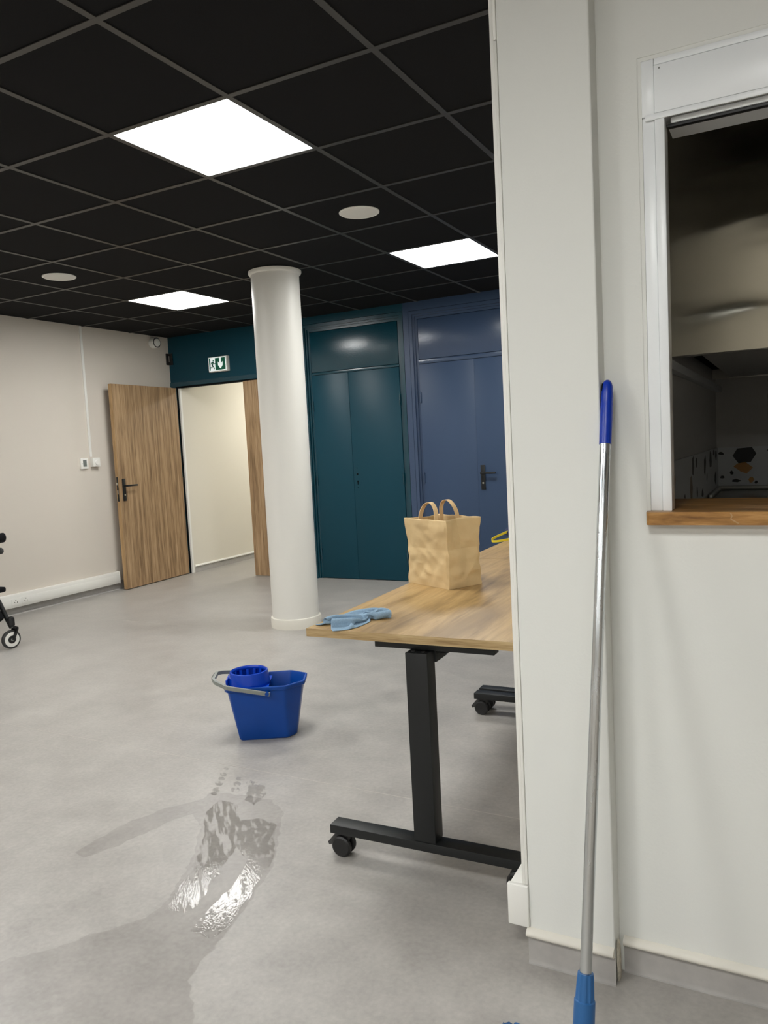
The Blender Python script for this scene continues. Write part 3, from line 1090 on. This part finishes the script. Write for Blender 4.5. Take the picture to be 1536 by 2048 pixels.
# dark blue pouch with a yellow strap on the far table
t = thing('blue_pouch', 'dark blue pouch with a yellow strap loop on the far table', 'pouch', (0.455, 2.37, 0.7405))
bm = NB()
rings = []
for k in range(9):
    v = k / 8
    rr = (0.6 + 0.9 * math.sin(math.pi * min(0.97, v * 0.9 + 0.08))) * 0.05
    rings.append([(0.03 + rr * 1.5 * math.cos(q * math.pi / 8) * (1 + 0.1 * math.sin(3 * q + k)), rr * math.sin(q * math.pi / 8) * (1 + 0.1 * math.cos(2 * q + k)), v * 0.085)
                  for q in range(16)])
ring_loft(bm, rings)
link('body', bm, 'navy_fabric', t, True, 60)
bm = NB()
path = smooth_path([(-0.028, -0.02, 0.052), (-0.06, -0.06, 0.042), (-0.098, -0.11, 0.024), (-0.112, -0.135, 0.012), (-0.098, -0.15, 0.005), (-0.055, -0.135, 0.008),
                    (-0.01, -0.085, 0.016), (0.0, -0.04, 0.03)], 6)
sweep(bm, path, [(-0.0015, -0.006), (0.0015, -0.006), (0.0015, 0.006), (-0.0015, 0.006)])
link('strap', bm, 'yellow_strap', t, True, 40)
bm = NB()
cyl(bm, (-0.036, -0.028, 0.02), (-0.036, -0.028, 0.068), 0.008, seg=10)
link('trim', bm, 'grey_plastic', t, True)

# ------------------------------------------------------------------ mop bucket
def mop_bucket():
    o = thing('mop_bucket', 'blue plastic mop bucket with wringer and grey handle on the floor', 'bucket', (-0.345, 1.062, 0), R(31))
    rim = [(-0.165, -0.112), (0.085, -0.118), (0.165, -0.055), (0.172, 0.06), (0.10, 0.118), (-0.15, 0.115), (-0.178, 0.085), (-0.18, -0.085)]
    bot = [(-0.130, -0.08), (0.085, -0.086), (0.122, -0.045), (0.124, 0.045), (0.085, 0.086), (-0.12, 0.084), (-0.135, 0.06), (-0.136, -0.062)]

    def rnd(poly, r=0.011, n=4):
        out = []
        m_ = len(poly)
        for i in range(m_):
            p0, p1, p2 = Vector(poly[i - 1]), Vector(poly[i]), Vector(poly[(i + 1) % m_])
            a = p1 + (p0 - p1).normalized() * min(r, (p0 - p1).length * 0.42)
            b = p1 + (p2 - p1).normalized() * min(r, (p2 - p1).length * 0.42)
            for k in range(n + 1):
                tt = k / n
                out.append((1 - tt) ** 2 * a + 2 * tt * (1 - tt) * p1 + tt ** 2 * b)
        return out

    A, B = rnd(bot), rnd(rim)

    def lev(f, z, grow=0.0):
        r = []
        for a, b in zip(A, B):
            q = a.lerp(b, f)
            q = q * (1 + grow / max(0.05, q.length))
            r.append((q.x, q.y, z))
        return r

    bm = NB()
    ring_loft(bm, [lev(0.0, 0.006, -0.008), lev(0.0, 0.0, -0.014), lev(0.0, 0.0, -0.006), lev(0.02, 0.006, 0.0), lev(0.58, 0.15), lev(0.90, 0.232), lev(0.93, 0.234, 0.004), lev(0.98, 0.236, 0.008), lev(1, 0.25, 0.009), lev(1, 0.253, 0.006),
                   lev(1, 0.253, 0.0), lev(0.97, 0.246, -0.003), lev(0.55, 0.15, -0.004), lev(0.03, 0.008, -0.004)], True, True)
    link('body', bm, 'bucket_plastic', o, True, 30)
    # wringer
    cx, cy = -0.083, 0.0
    bm = NB()
    lathe(bm, [(0.098, 0.236), (0.094, 0.252), (0.088, 0.292), (0.086, 0.3), (0.08, 0.302), (0.076, 0.297), (0.074, 0.285)], c=(cx, cy, 0), seg=44, cap0=False, cap1=False)
    lathe(bm, [(0.066, 0.235), (0.060, 0.215), (0.02, 0.212), (0.001, 0.212)], c=(cx, cy, 0), seg=44, cap0=False, cap1=False)
    wr = link('wringer', bm, 'bucket_lid_plastic', o, True, 50)
    md = wr.modifiers.new('thick', 'SOLIDIFY')
    md.thickness = 0.003
    for k in range(14):
        a = 2 * math.pi * k / 14
        bm = NB()
        d, n = Vector((math.cos(a), math.sin(a), 0)), Vector((-math.sin(a), math.cos(a), 0))
        c = Vector((cx, cy, 0))
        ring_loft(bm, [[c + d * 0.0775 - n * 0.006 + Vector((0, 0, 0.287)), c + d * 0.0775 + n * 0.006 + Vector((0, 0, 0.287)), c + d * 0.073 + n * 0.006 + Vector((0, 0, 0.287)), c + d * 0.073 - n * 0.006 + Vector((0, 0, 0.287))],
                       [c + d * 0.069 - n * 0.005 + Vector((0, 0, 0.233)), c + d * 0.069 + n * 0.005 + Vector((0, 0, 0.233)), c + d * 0.0645 + n * 0.005 + Vector((0, 0, 0.233)), c + d * 0.0645 - n * 0.005 + Vector((0, 0, 0.233))]])
        link('wringer_rib', bm, 'bucket_lid_plastic', wr)
    bm = NB()
    prism(bm, [(-0.178, -0.10), (-0.07, -0.112), (0.01, -0.1), (0.012, 0.1), (-0.07, 0.11), (-0.176, 0.09)], lambda a, b, tt: (a, b, tt), 0.2365, 0.2395)
    bmesh.ops.delete(bm, geom=[f for f in bm.faces if abs(f.normal.z) > 2], context='FACES')
    link('wringer_plate', bm, 'bucket_lid_plastic', wr)
    bobj('clip', 'bucket_lid_plastic', wr, (-0.185, -0.176, -0.05, 0.05, 0.235, 0.274), bev=0.003)
    # bail handle
    bm = NB()
    path = [(0.02, -0.132, 0.222), (-0.08, -0.134, 0.245), (-0.165, -0.128, 0.262), (-0.222, -0.082, 0.276), (-0.238, -0.05, 0.281), (-0.238, 0.05, 0.281), (-0.222, 0.082, 0.276),
            (-0.165, 0.128, 0.262), (-0.08, 0.134, 0.245), (0.02, 0.132, 0.222)]
    sweep(bm, path, [(-0.0065, -0.008), (0.0065, -0.008), (0.0065, 0.008), (-0.0065, 0.008)])
    hd = link('handle', bm, 'grey_plastic', o, True, 30)
    bm = NB()
    sweep(bm, [(-0.2455, -0.04, 0.282), (-0.2455, 0.04, 0.282)], [(-0.002, -0.006), (0.002, -0.006), (0.002, 0.006), (-0.002, 0.006)])
    link('handle_slot', bm, 'dark_gap', hd)
    for s in (-1, 1):
        cobj('pivot', 'bucket_plastic', o, ((0.008, s * 0.112, 0.226), (0.008, s * 0.141, 0.226), 0.009), seg=14)
    return o


mop_bucket()

# ------------------------------------------------------------------ mop leaning in the corner
TOP, FOOT = Vector((1.4365, 0.018, 1.402)), Vector((1.4205, -0.318, 0.05))
DIR = (FOOT - TOP).normalized()
t = thing('floor_mop', 'floor mop with aluminium pole and blue grip leaning on the wall', 'mop', (FOOT.x, FOOT.y, 0))
off = Vector((FOOT.x, FOOT.y, 0))


def on(d):
    return TOP + DIR * d - off


bm = NB()
lathe(bm, [(0.0118, 0.0), (0.0118, 1.30)], c=on(0.11), axis=DIR, seg=28)
link('pole', bm, 'aluminium', t, True)
bm = NB()
lathe(bm, [(0.0095, -0.004), (0.0118, 0.004), (0.0125, 0.016), (0.0132, 0.03), (0.0128, 0.033), (0.0132, 0.036), (0.0128, 0.039), (0.0134, 0.042),
           (0.0136, 0.09), (0.0132, 0.13), (0.0134, 0.134)], c=on(0.0), axis=DIR, seg=28, cap0=False)
# rounded crown
lathe(bm, [(0.0095, -0.004), (0.007, -0.0085), (0.0035, -0.011), (0.0003, -0.012)], c=on(0.0), axis=DIR, seg=28, cap0=False)
g = link('grip', bm, 'blue_grip', t, True, 60)
bm = NB()
hp = on(0.006) + Vector((-0.0088, -0.0055, 0))
lathe(bm, [(0.006, -0.004), (0.006, 0.0035)], c=hp, axis=Vector((-0.75, -0.5, 0.2)), seg=16)
for v in bm.verts:
    dd = v.co - hp
    v.co = hp + dd * 0.55 + DIR * dd.dot(DIR) * 1.1
link('hanging_hole', bm, 'dark_gap', g)
bm = NB()
seg = 40
a_, b_ = frame_of(DIR)
rings = []
for h, r in ((0.0, 0.0155), (0.006, 0.0168), (0.05, 0.0195), (0.052, 0.021), (0.11, 0.0215), (0.125, 0.018)):
    ring = []
    for k in range(seg):
        aa = 2 * math.pi * k / seg
        rr = r - (0.0016 if (k % 4 < 2 and 0.003 < h < 0.051) else 0)
        ring.append(on(1.225) + DIR * h + (a_ * math.cos(aa) + b_ * math.sin(aa)) * rr)
    rings.append(ring)
ring_loft(bm, rings)
link('collar', bm, 'blue_collar', t, True, 25)
# flat head and fringe pad on the floor
hx = Matrix.Rotation(R(-9), 4, 'Z')
bm = NB()
box(bm, -0.17, 0.17, -0.04, 0.04, 0.022, 0.04, bev=0.005)
for v in bm.verts:
    v.co = hx @ v.co
link('head_plate', bm, 'blue_collar', t, True)
bm = NB()
nx, ny = 60, 18
vs = {}
for i in range(nx + 1):
    for j in range(ny + 1):
        u, v = -1 + 2 * i / nx, -1 + 2 * j / ny
        e = min(1, (1 - abs(u)) * 10) * min(1, (1 - abs(v)) * 4)
        x = u * (0.212 + 0.008 * noise.noise(Vector((v * 6, 2, 1))))
        y = v * (0.062 + 0.006 * noise.noise(Vector((u * 14, 5, 1))))
        z = 0.002 + 0.02 * max(0, e) ** 0.5 + 0.003 * noise.noise(Vector((x * 120, y * 120, 0)))
        vs[i, j] = bm.verts.new(hx @ Vector((x, y, max(0.0015, z))))
for i in range(nx):
    for j in range(ny):
        bm.faces.new((vs[i, j], vs[i + 1, j], vs[i + 1, j + 1], vs[i, j + 1]))
pad = link('pad', bm, 'mop_fibre', t, True, 180)

# ------------------------------------------------------------------ stroller at the left edge
def stroller():
    o = thing('baby_stroller', 'black folding baby stroller cut off by the left picture edge', 'stroller', (-3.111, 1.766, 0), R(8))
    # local: +x forward, wheel near side at y=0, far side y=0.40, body towards -x
    for (sy, lab_) in ((0.0, 'near'), (-0.40, 'far')):
        turn = R(72)
        rot = Matrix.Rotation(turn, 4, 'Z')
        c = Vector((0.0, sy, 0.066))
        ax = rot @ Vector((0, 1, 0))
        bm = NB()
        lathe(bm, [(0.05, -0.016), (0.058, -0.016), (0.0655, -0.009), (0.0655, 0.009), (0.058, 0.016), (0.05, 0.016)], c=c, axis=ax, seg=44)
        wh = link('front_wheel', bm, 'charcoal_rubber', o, True)
        bm = NB()
        lathe(bm, [(0.052, -0.0162), (0.050, -0.0172), (0.030, -0.0172), (0.027, -0.0162)], c=c, axis=ax, seg=44)
        link('rim', bm, 'white_plastic', wh, True)
        bm = NB()
        lathe(bm, [(0.028, -0.0168), (0.026, -0.0195), (0.012, -0.02)], c=c, axis=ax, seg=24)
        link('hub', bm, 'black_plastic', wh, True)
        bm = NB()
        lathe(bm, [(0.011, -0.0198), (0.009, -0.023), (0.001, -0.023)], c=c, axis=ax, seg=16)
        link('hub_cap', bm, 'grey_plastic', wh, True)
        # fork
        bm = NB()
        for k in (-1, 1):
            sweep(bm, [c + ax * (0.025 * k) + Vector((0, 0, -0.002)), c + ax * (0.025 * k) + rot @ Vector((0.024, 0, 0.045)), c + ax * (0.019 * k) + rot @ Vector((0.038, 0, 0.076))],
                  [(-0.005, -0.015), (0.005, -0.015), (0.005, 0.015), (-0.005, 0.015)], up=(1, 0, 0.3))
        sweep(bm, [c + rot @ Vector((0.045, 0, 0.072)), c + rot @ Vector((0.018, 0, 0.088)), c + rot @ Vector((0.012, 0, 0.092))],
              [(-0.024, -0.010), (0.024, -0.010), (0.024, 0.010), (-0.024, 0.010)])
        link('fork', bm, 'black_plastic', o, True)
        cobj('fork_stem', 'steel', o, (c + Vector((0.014, 0, 0.085)), c + Vector((0.014, 0, 0.115)), 0.009))
        bm = NB()
        lathe(bm, [(0.019, 0.0), (0.024, 0.004), (0.024, 0.045), (0.019, 0.06), (0.010, 0.066)], c=c + Vector((0.014, 0, 0.098)), seg=24)
        link('swivel_housing', bm, 'black_plastic', o, True)
        # leg tube
        bm = NB()
        path = smooth_path([(0.016, sy, 0.15), (-0.03, sy, 0.232), (-0.09, sy, 0.35), (-0.22, sy, 0.55), (-0.36, sy, 0.76)], 5)
        sweep(bm, path, [(a, b * 1.3) for a, b in circle(0.014, 12)])
        link('frame_tube', bm, 'black_metal', o, True, 50)
        bm = NB()
        sweep(bm, [(-0.55, sy, 0.10), (-0.30, sy, 0.42), (-0.12, sy, 0.61)], [(a, b * 1.3) for a, b in circle(0.010, 12)])
        link('rear_tube', bm, 'black_metal', o, True, 50)
        bm = NB()
        lathe(bm, [(0.03, -0.015), (0.072, -0.015), (0.078, -0.007), (0.078, 0.007), (0.072, 0.015), (0.03, 0.015)], c=(-0.55, sy, 0.0785), axis=(0, 1, 0), seg=40)
        link('rear_wheel', bm, 'black_plastic', o, True)
        bm = NB()
        sweep(bm, smooth_path([(-0.36, sy, 0.76), (-0.52, sy, 0.93), (-0.60, sy, 1.02)], 5), circle(0.011, 12))
        link('handle_tube', bm, 'black_metal', o, True, 50)
        # armrest end with a knob
        bm = NB()
        sweep(bm, smooth_path([(-0.34, sy, 0.72), (-0.2, sy, 0.715), (-0.04, sy, 0.7)], 4), [(a * 1.1, b * 1.4) for a, b in circle(0.012, 12)])
        link('armrest', bm, 'black_plastic', o, True, 50)
        bm = NB()
        lathe(bm, [(0.004, -0.014), (0.018, -0.013), (0.023, -0.006), (0.023, 0.006), (0.018, 0.013), (0.004, 0.014)], c=(-0.022, sy, 0.698), axis=(0, 1, 0), seg=24)
        link('armrest_knob', bm, 'charcoal_rubber', o, True)
    # bumper bar (looped), seen with its padded end
    bm = NB()
    path = smooth_path([(-0.30, -0.03, 0.735), (-0.10, -0.03, 0.775), (0.045, -0.035, 0.797), (0.085, -0.10, 0.80), (0.092, -0.20, 0.80), (0.085, -0.30, 0.80), (0.045, -0.365, 0.797), (-0.10, -0.37, 0.775), (-0.30, -0.37, 0.735)], 6)
    sweep(bm, path, [(a, b * 1.7) for a, b in circle(0.02, 14)])
    link('bumper_bar', bm, 'black_fabric', o, True, 60)
    # leg rest, seat, back
    bm = NB()
    box(bm, -0.19, 0.036, -0.37, -0.03, 0.415, 0.452, bev=0.014, seg=3)
    link('leg_rest', bm, 'black_fabric', o, True)
    bm = NB()
    box(bm, -0.42, -0.14, -0.37, -0.03, 0.455, 0.50, bev=0.016, seg=3)
    link('seat', bm, 'black_fabric', o, True)
    bm = NB()
    box(bm, -0.025, 0.025, -0.365, -0.035, 0.0, 0.5, bev=0.018, seg=3)
    bmesh.ops.rotate(bm, verts=bm.verts, cent=(0, 0, 0), matrix=Matrix.Rotation(R(-24), 3, 'Y'))
    bmesh.ops.translate(bm, verts=bm.verts, vec=(-0.41, 0, 0.49))
    link('backrest', bm, 'black_fabric', o, True)
    # basket
    bm = NB()
    prism(bm, [(-0.02, 0.225), (-0.045, 0.205), (-0.10, 0.175), (-0.42, 0.12), (-0.46, 0.27), (-0.10, 0.30), (-0.055, 0.275)], lambda a, b, tt: (a, tt, b), -0.38, -0.02)
    link('basket', bm, 'black_fabric', o)
    bobj('label_tag', 'white_plastic', o, (-0.115, -0.06, -0.388, -0.3805, 0.245, 0.285), bev=0.002)
    bm = NB()
    sweep(bm, [(-0.60, 0.0, 1.02), (-0.60, -0.4, 1.02)], circle(0.014, 12))
    link('push_bar', bm, 'black_fabric', o, True)
    # canopy
    bm = NB()
    rings = []
    for k in range(9):
        a = R(20 + 100 * k / 8)
        rings.append([(-0.55 + 0.30 * math.cos(a) * (1 - 0.0 * q), -0.02 - 0.36 * q / 8, 0.86 + 0.28 * math.sin(a) * (0.82 + 0.18 * math.sin(math.pi * q / 8))) for q in range(9)])
    ring_loft(bm, rings, False, False, False)
    cn = link('canopy', bm, 'black_fabric', o, True, 60)
    md = cn.modifiers.new('thick', 'SOLIDIFY')
    md.thickness = 0.006
    return o


stroller()

# ------------------------------------------------------------------ serving hatch: roller shutter frame and oak counter
t = thing('roller_shutter', 'white roller shutter box and guide rails around the serving hatch', 'shutter', (HX0, YH, 1.117))
Z = lambda z: z - 1.117
X = lambda x: x - HX0
bobj('guide_rail', 'white_lacquer', t, (X(1.5165), X(1.5415), 0.002, 0.05, 0.0, Z(1.966)), bev=0.0015)
bobj('guide_channel', 'white_lacquer', t, (X(1.5422), X(1.562), -0.0025, 0.045, 0.0, Z(1.968)), bev=0.0015)
bobj('guide_rail', 'white_lacquer', t, (X(2.6665), X(2.6915), 0.002, 0.05, 0.0, Z(1.966)), bev=0.0015)
bobj('guide_channel', 'white_lacquer', t, (X(2.646), X(2.6658), -0.0025, 0.045, 0.0, Z(1.968)), bev=0.0015)
bx_ = bobj('shutter_box', 'white_lacquer', t, (X(1.5425), X(2.6655), -0.004, 0.10, Z(1.97), Z(2.068)), bev=0.0015)
bobj('end_plate', 'white_lacquer', t, (X(1.5165), X(1.5418), -0.001, 0.10, Z(1.967), Z(2.083)), bev=0.0015)
bobj('end_plate', 'white_lacquer', t, (X(2.6662), X(2.6915), -0.001, 0.10, Z(1.967), Z(2.083)), bev=0.0015)
bobj('top_flange', 'white_lacquer', t, (X(1.5425), X(2.6655), -0.001, 0.10, Z(2.0695), Z(2.083)), bev=0.001)
bobj('bottom_flange', 'white_lacquer', t, (X(1.523), X(2.6655), -0.0055, 0.0, Z(1.957), Z(1.9692)), bev=0.001)
cobj('box_screw', 'grey_plastic', bx_, ((X(1.5535), -0.0035, Z(2.060)), (X(1.5535), -0.005, Z(2.060)), 0.0018), seg=8)
bobj('bottom_slat', 'white_lacquer', t, (X(1.572), X(2.63), 0.014, 0.026, Z(1.9485), Z(1.9615)), bev=0.004)
bobj('rubber_seal', 'black_plastic', t, (X(1.5635), X(2.64), 0.016, 0.03, Z(1.9415), Z(1.9483)), bev=0.001)
bobj('soffit', 'white_lacquer', t, (X(1.5635), X(2.645), 0.046, 0.118, Z(1.951), Z(1.956)))
# sealing edge of plaster around it
bm = NB()
box(bm, HX0, HX0 + 0.0083, YH + 0.0015, YH + 0.11, 1.1172, 2.0838)
box(bm, HX0, HX1, YH + 0.0015, YH + 0.11, 2.0838, HZ1)
struct(link('trim_7', bm, 'wall_white'), 'plaster reveal around the roller shutter frame', 'reveal')

bm = NB()
# counter with a rounded left nose
x0, x1, y0, y1 = 1.510, 2.72, YH - 0.036, 0.378
r = 0.012
pl = [(x0, YH - 0.0005), (x0, y0 + r)] + [(x0 + r - r * math.cos(R(a)), y0 + r - r * math.sin(R(a))) for a in (22, 45, 68)] + [(x0 + r, y0), (x1, y0), (x1, YH - 0.0005), (HX1 - 0.001, YH - 0.0005), (HX1 - 0.001, y1), (HX0 + 0.001, y1), (HX0 + 0.001, YH - 0.0005)]
prism(bm, pl, lambda a, b, tt: (a, b, tt), 1.0885, 1.117)
ct = link('serving_counter', bm, 'oak_sill', None)
tag(ct, 'solid oak serving counter board in the hatch', 'counter')
bm = NB()
path = smooth_path([(1.682, y0 - 0.0002, 1.1145), (1.685, y0 - 0.0002, 1.108), (1.683, y0 - 0.0002, 1.102), (1.69, y0 - 0.0002, 1.097), (1.698, y0 - 0.0002, 1.092)], 4)
sweep(bm, path, [(-0.0012, -0.0004), (0.0012, -0.0004), (0.0012, 0.0004), (-0.0012, 0.0004)], up=(0, -1, 0))
link('pale_knot', bm, 'oak_door_edge', ct)

# ------------------------------------------------------------------ kitchen behind the hatch
bm = NB()
box(bm, XK, XE, YK, YK + 0.15, 0, 2.9)
struct(link('wall_kitchen_back', bm, 'kitchen_wall'), 'dim grey rear wall of the kitchen', 'wall')
bm = NB()
box(bm, XK, XK + 0.004, 0.17, YK, 0, 2.65)
struct(link('wall_kitchen_left', bm, 'kitchen_wall'), 'dim grey side wall of the kitchen', 'wall')
bm = NB()
box(bm, XK + 0.004, XE, 0.17, YK, H, H + 0.04)
struct(link('ceiling_kitchen', bm, 'ceiling_void'), 'black ceiling of the dark kitchen', 'ceiling')

HB, HY0, HY1 = 1.588, 1.56, 3.35       # hood: bottom height, front, rear
t = thing('extractor_hood', 'large brushed stainless steel extractor hood in the dark kitchen', 'hood', (2.6, HY0, HB))
X0, X1 = XK + 0.006 - 2.6, 4.2 - 2.6
bm = NB()
nx, nz = 40, 24
vs = {}
for i in range(nx + 1):
    for k in range(nz + 1):
        x = X0 + (X1 - X0) * i / nx
        z = (H - HB - 0.002) * k / nz
        yy = 0.0045 * math.sin(z * 11 + 0.9 * math.sin(x * 2.6 + 1.0)) * min(1, z * 8) - z * math.tan(R(4.2))
        vs[i, k] = bm.verts.new((x, yy, z))
for i in range(nx):
    for k in range(nz):
        bm.faces.new((vs[i, k], vs[i + 1, k], vs[i + 1, k + 1], vs[i, k + 1]))
link('front_panel', bm, 'brushed_stainless', t, True, 180)
bobj('bottom_lip', 'steel', t, (X0, X1, -0.006, 0.012, -0.006, 0.0), bev=0.002)
bobj('inner_ceiling', 'dark_gap', t, (X0, X1, 0.012, HY1 - HY0, 0.06, 0.07))
bobj('rear_panel', 'steel', t, (X0, X1, HY1 - HY0, HY1 - HY0 + 0.01, 0.0, 0.8))
for x in (0.10, 0.62, 1.14, 1.66, 2.18):
    bobj('filter', 'kitchen_wall', t, (X0 + x, X0 + x + 0.26, 0.06, HY1 - HY0 - 0.06, 0.004, 0.02), bev=0.002)
t = thing('wall_duct', 'grey trunking along the kitchen side wall under the hood', 'trunking', (XK + 0.004, 2.3, 1.535))
bobj('body', 'kitchen_laminate', t, (0.0, 0.035, -1.2, 1.29, -0.014, 0.02), bev=0.002)

# terrazzo-pattern splashbacks
ZC, ZS = 0.93, 1.172
t = thing('splashback', 'terrazzo-pattern splashback panel on the kitchen rear wall', 'splashback', (2.4, YK, ZC))
bobj('panel', 'kitchen_laminate', t, (XK + 0.012 - 2.4, 1.4, -0.008, -0.0003, 0.0, ZS - ZC))


def chip(parent, m, cx, cz, rx, rz, seed, fn):
    rnd_ = random.Random(seed)
    n = rnd_.choice((5, 6, 7))
    pts = []
    for k in range(n):
        a = 2 * math.pi * (k + rnd_.uniform(-0.28, 0.28)) / n
        q = rnd_.uniform(0.75, 1.15)
        pts.append((cx + rx * q * math.cos(a), cz + rz * q * math.sin(a)))
    bm = NB()
    prism(bm, pts, fn, 0.0, 0.0006)
    link('chip', bm, m, parent)


fb = lambda a, b, tt: (a - 2.4, -0.008 - tt, b)
for k, (cx, cz, rx, rz, m_) in enumerate(((1.53, 0.195, 0.075, 0.055, 'chip_black'), (1.525, 0.115, 0.05, 0.038, 'chip_ochre'), (1.46, 0.082, 0.012, 0.014, 'chip_black'),
                                          (1.485, 0.032, 0.03, 0.012, 'chip_black'), (1.57, 0.036, 0.018, 0.02, 'chip_ochre'), (1.60, 0.02, 0.01, 0.012, 'chip_black'), (1.70, 0.105, 0.04, 0.05, 'chip_grey'),
                                          (1.40, 0.205, 0.018, 0.012, 'chip_black'), (1.405, 0.055, 0.014, 0.01, 'chip_black'), (1.69, 0.21, 0.03, 0.02, 'chip_black'), (1.82, 0.16, 0.06, 0.05, 'chip_ochre'), (1.93, 0.07, 0.06, 0.04, 'chip_black'),
                                          (2.1, 0.17, 0.07, 0.05, 'chip_black'), (2.25, 0.09, 0.05, 0.05, 'chip_grey'), (2.4, 0.16, 0.06, 0.05, 'chip_ochre'))):
    chip(t, m_, cx, cz, rx, rz, 40 + k, fb)
t = thing('splashback', 'terrazzo-pattern splashback panel on the kitchen side wall', 'splashback', (XK + 0.004, 2.6, ZC))
bobj('panel', 'kitchen_laminate', t, (0.0003, 0.008, -2.2, YK - 2.6 - 0.009, 0.0, ZS - ZC))
fs = lambda a, b, tt: (0.008 + tt, a - 2.6, b)
rr = random.Random(5)
for k, (cy, cz, ry, rz, m_) in enumerate(((2.18, 0.19, 0.05, 0.05, 'chip_black'), (2.33, 0.205, 0.04, 0.032, 'chip_black'), (2.75, 0.175, 0.06, 0.055, 'chip_black'), (3.08, 0.185, 0.08, 0.06, 'chip_black'),
                                          (3.3, 0.22, 0.05, 0.02, 'chip_black'), (3.45, 0.2, 0.06, 0.03, 'chip_black'), (2.1, 0.095, 0.06, 0.075, 'chip_brown'), (2.35, 0.055, 0.03, 0.035, 'chip_black'), (2.6, 0.03, 0.05, 0.03, 'chip_black'),
                                          (3.38, 0.06, 0.07, 0.05, 'chip_black'), (1.85, 0.07, 0.02, 0.016, 'chip_black'), (1.7, 0.03, 0.02, 0.016, 'chip_black'), (2.85, 0.1, 0.03, 0.025, 'chip_grey'), (1.5, 0.16, 0.05, 0.05, 'chip_ochre'), (1.2, 0.1, 0.05, 0.05, 'chip_black'))):
    chip(t, m_, cy, cz, ry, rz, 70 + k, fs)
# steel counter with sink along the rear wall
t = thing('steel_counter', 'stainless steel sink counter under the kitchen rear splashback', 'counter', (2.4, 3.25, 0))
bobj('top', 'steel', t, (XK + 0.006 - 2.4, 1.4, -0.35, 0.34, 0.86, 0.90), bev=0.004)
bobj('back_lip', 'steel', t, (XK + 0.014 - 2.4, 1.4, 0.325, 0.341, 0.90, 0.929), bev=0.003)
bobj('side_lip', 'steel', t, (XK + 0.014 - 2.4, XK + 0.03 - 2.4, -0.35, 0.325, 0.90, 0.929), bev=0.003)
bobj('front_panel', 'steel', t, (XK + 0.02 - 2.4, 1.38, -0.32, -0.30, 0.1, 0.86))

# ------------------------------------------------------------------ water on the floor
def film(name, m, poly, z, label, jag=0.012):
    pts = []
    n = len(poly)
    for i in range(n):
        a, b = Vector((*poly[i], 0)), Vector((*poly[(i + 1) % n], 0))
        k = max(2, int((b - a).length / 0.012))
        for q in range(k):
            p = a.lerp(b, q / k)
            p.x += jag * noise.noise(p * 28)
            p.y += jag * noise.noise(p * 28 + Vector((7, 3, 1)))
            pts.append((p.x, p.y, z))
    bm = NB()
    f = bm.faces.new([bm.verts.new(p) for p in pts])
    bmesh.ops.triangulate(bm, faces=[f])
    o = link(name, bm, m)
    for pl_ in o.data.polygons:
        pass
    tag(o, label, 'water', kind='stuff')
    return o


def fp(x, y):
    """floor point of a ray through the photograph (used only to lay out the wet marks on the floor plane)"""
    d = F + R2 * ((x - 768) / 1547.47) - U2 * ((y - 1024) / 1547.47)
    k = -1.2929 / d.z
    return (1.7976 + d.x * k, -1.7503 + d.y * k)


def fpoly(*p):
    return [fp(*q) for q in p]


film('damp_patch', 'water_damp', fpoly((-60, 1935), (80, 1905), (190, 1868), (290, 1838), (340, 1795), (385, 1715), (402, 1655), (388, 1628), (330, 1648), (240, 1690), (170, 1716), (150, 1705), (240, 1652), (330, 1618), (405, 1598),
                                       (425, 1584), (470, 1588), (540, 1600), (566, 1625), (556, 1690), (545, 1735), (480, 1830), (400, 1932), (375, 1960), (388, 2010), (384, 2080), (-60, 2080)),
     0.0006, 'large drying damp patch mopped across the grey floor')
film('wet_streak', 'water_streaked', fpoly((412, 1625), (440, 1600), (475, 1612), (480, 1650), (476, 1690), (452, 1728), (430, 1760), (392, 1812), (362, 1832), (338, 1815), (352, 1782), (384, 1735), (402, 1700)),
     0.0010, 'streaky wet mop track left of the glossy track')
film('wet_streak', 'water_wet', fpoly((478, 1642), (520, 1636), (552, 1650), (546, 1722), (520, 1760), (486, 1812), (452, 1858), (420, 1880), (382, 1862), (404, 1836), (440, 1796), (476, 1758), (494, 1722), (470, 1690)),
     0.0010, 'glossy wet mop track reflecting the ceiling light')
film('wet_splash', 'water_wet', fpoly((500, 1560), (528, 1572), (532, 1590), (508, 1612), (492, 1600), (496, 1580)), 0.0010, 'small wet splash above the mop tracks')
k = 0
for (x, y, r_) in ((452, 1538, 5), (447, 1549, 7), (443, 1558, 7), (438, 1568, 8), (434, 1580, 9), (428, 1588, 6), (478, 1558, 7), (474, 1568, 8), (470, 1580, 9), (498, 1566, 6)):
    film('water_drop', 'water_wet', [fp(x + r_ * math.cos(a * 0.7), y + r_ * 0.6 * math.sin(a * 0.7)) for a in range(9)], 0.0011, '', 0.004)
for o in [q for q in COL.objects if q.name.startswith('water_drop')]:
    o['group'] = 'water drops on the floor'
    o['label'] = 'small water drop in the trail above the damp patch'
    del o['kind']
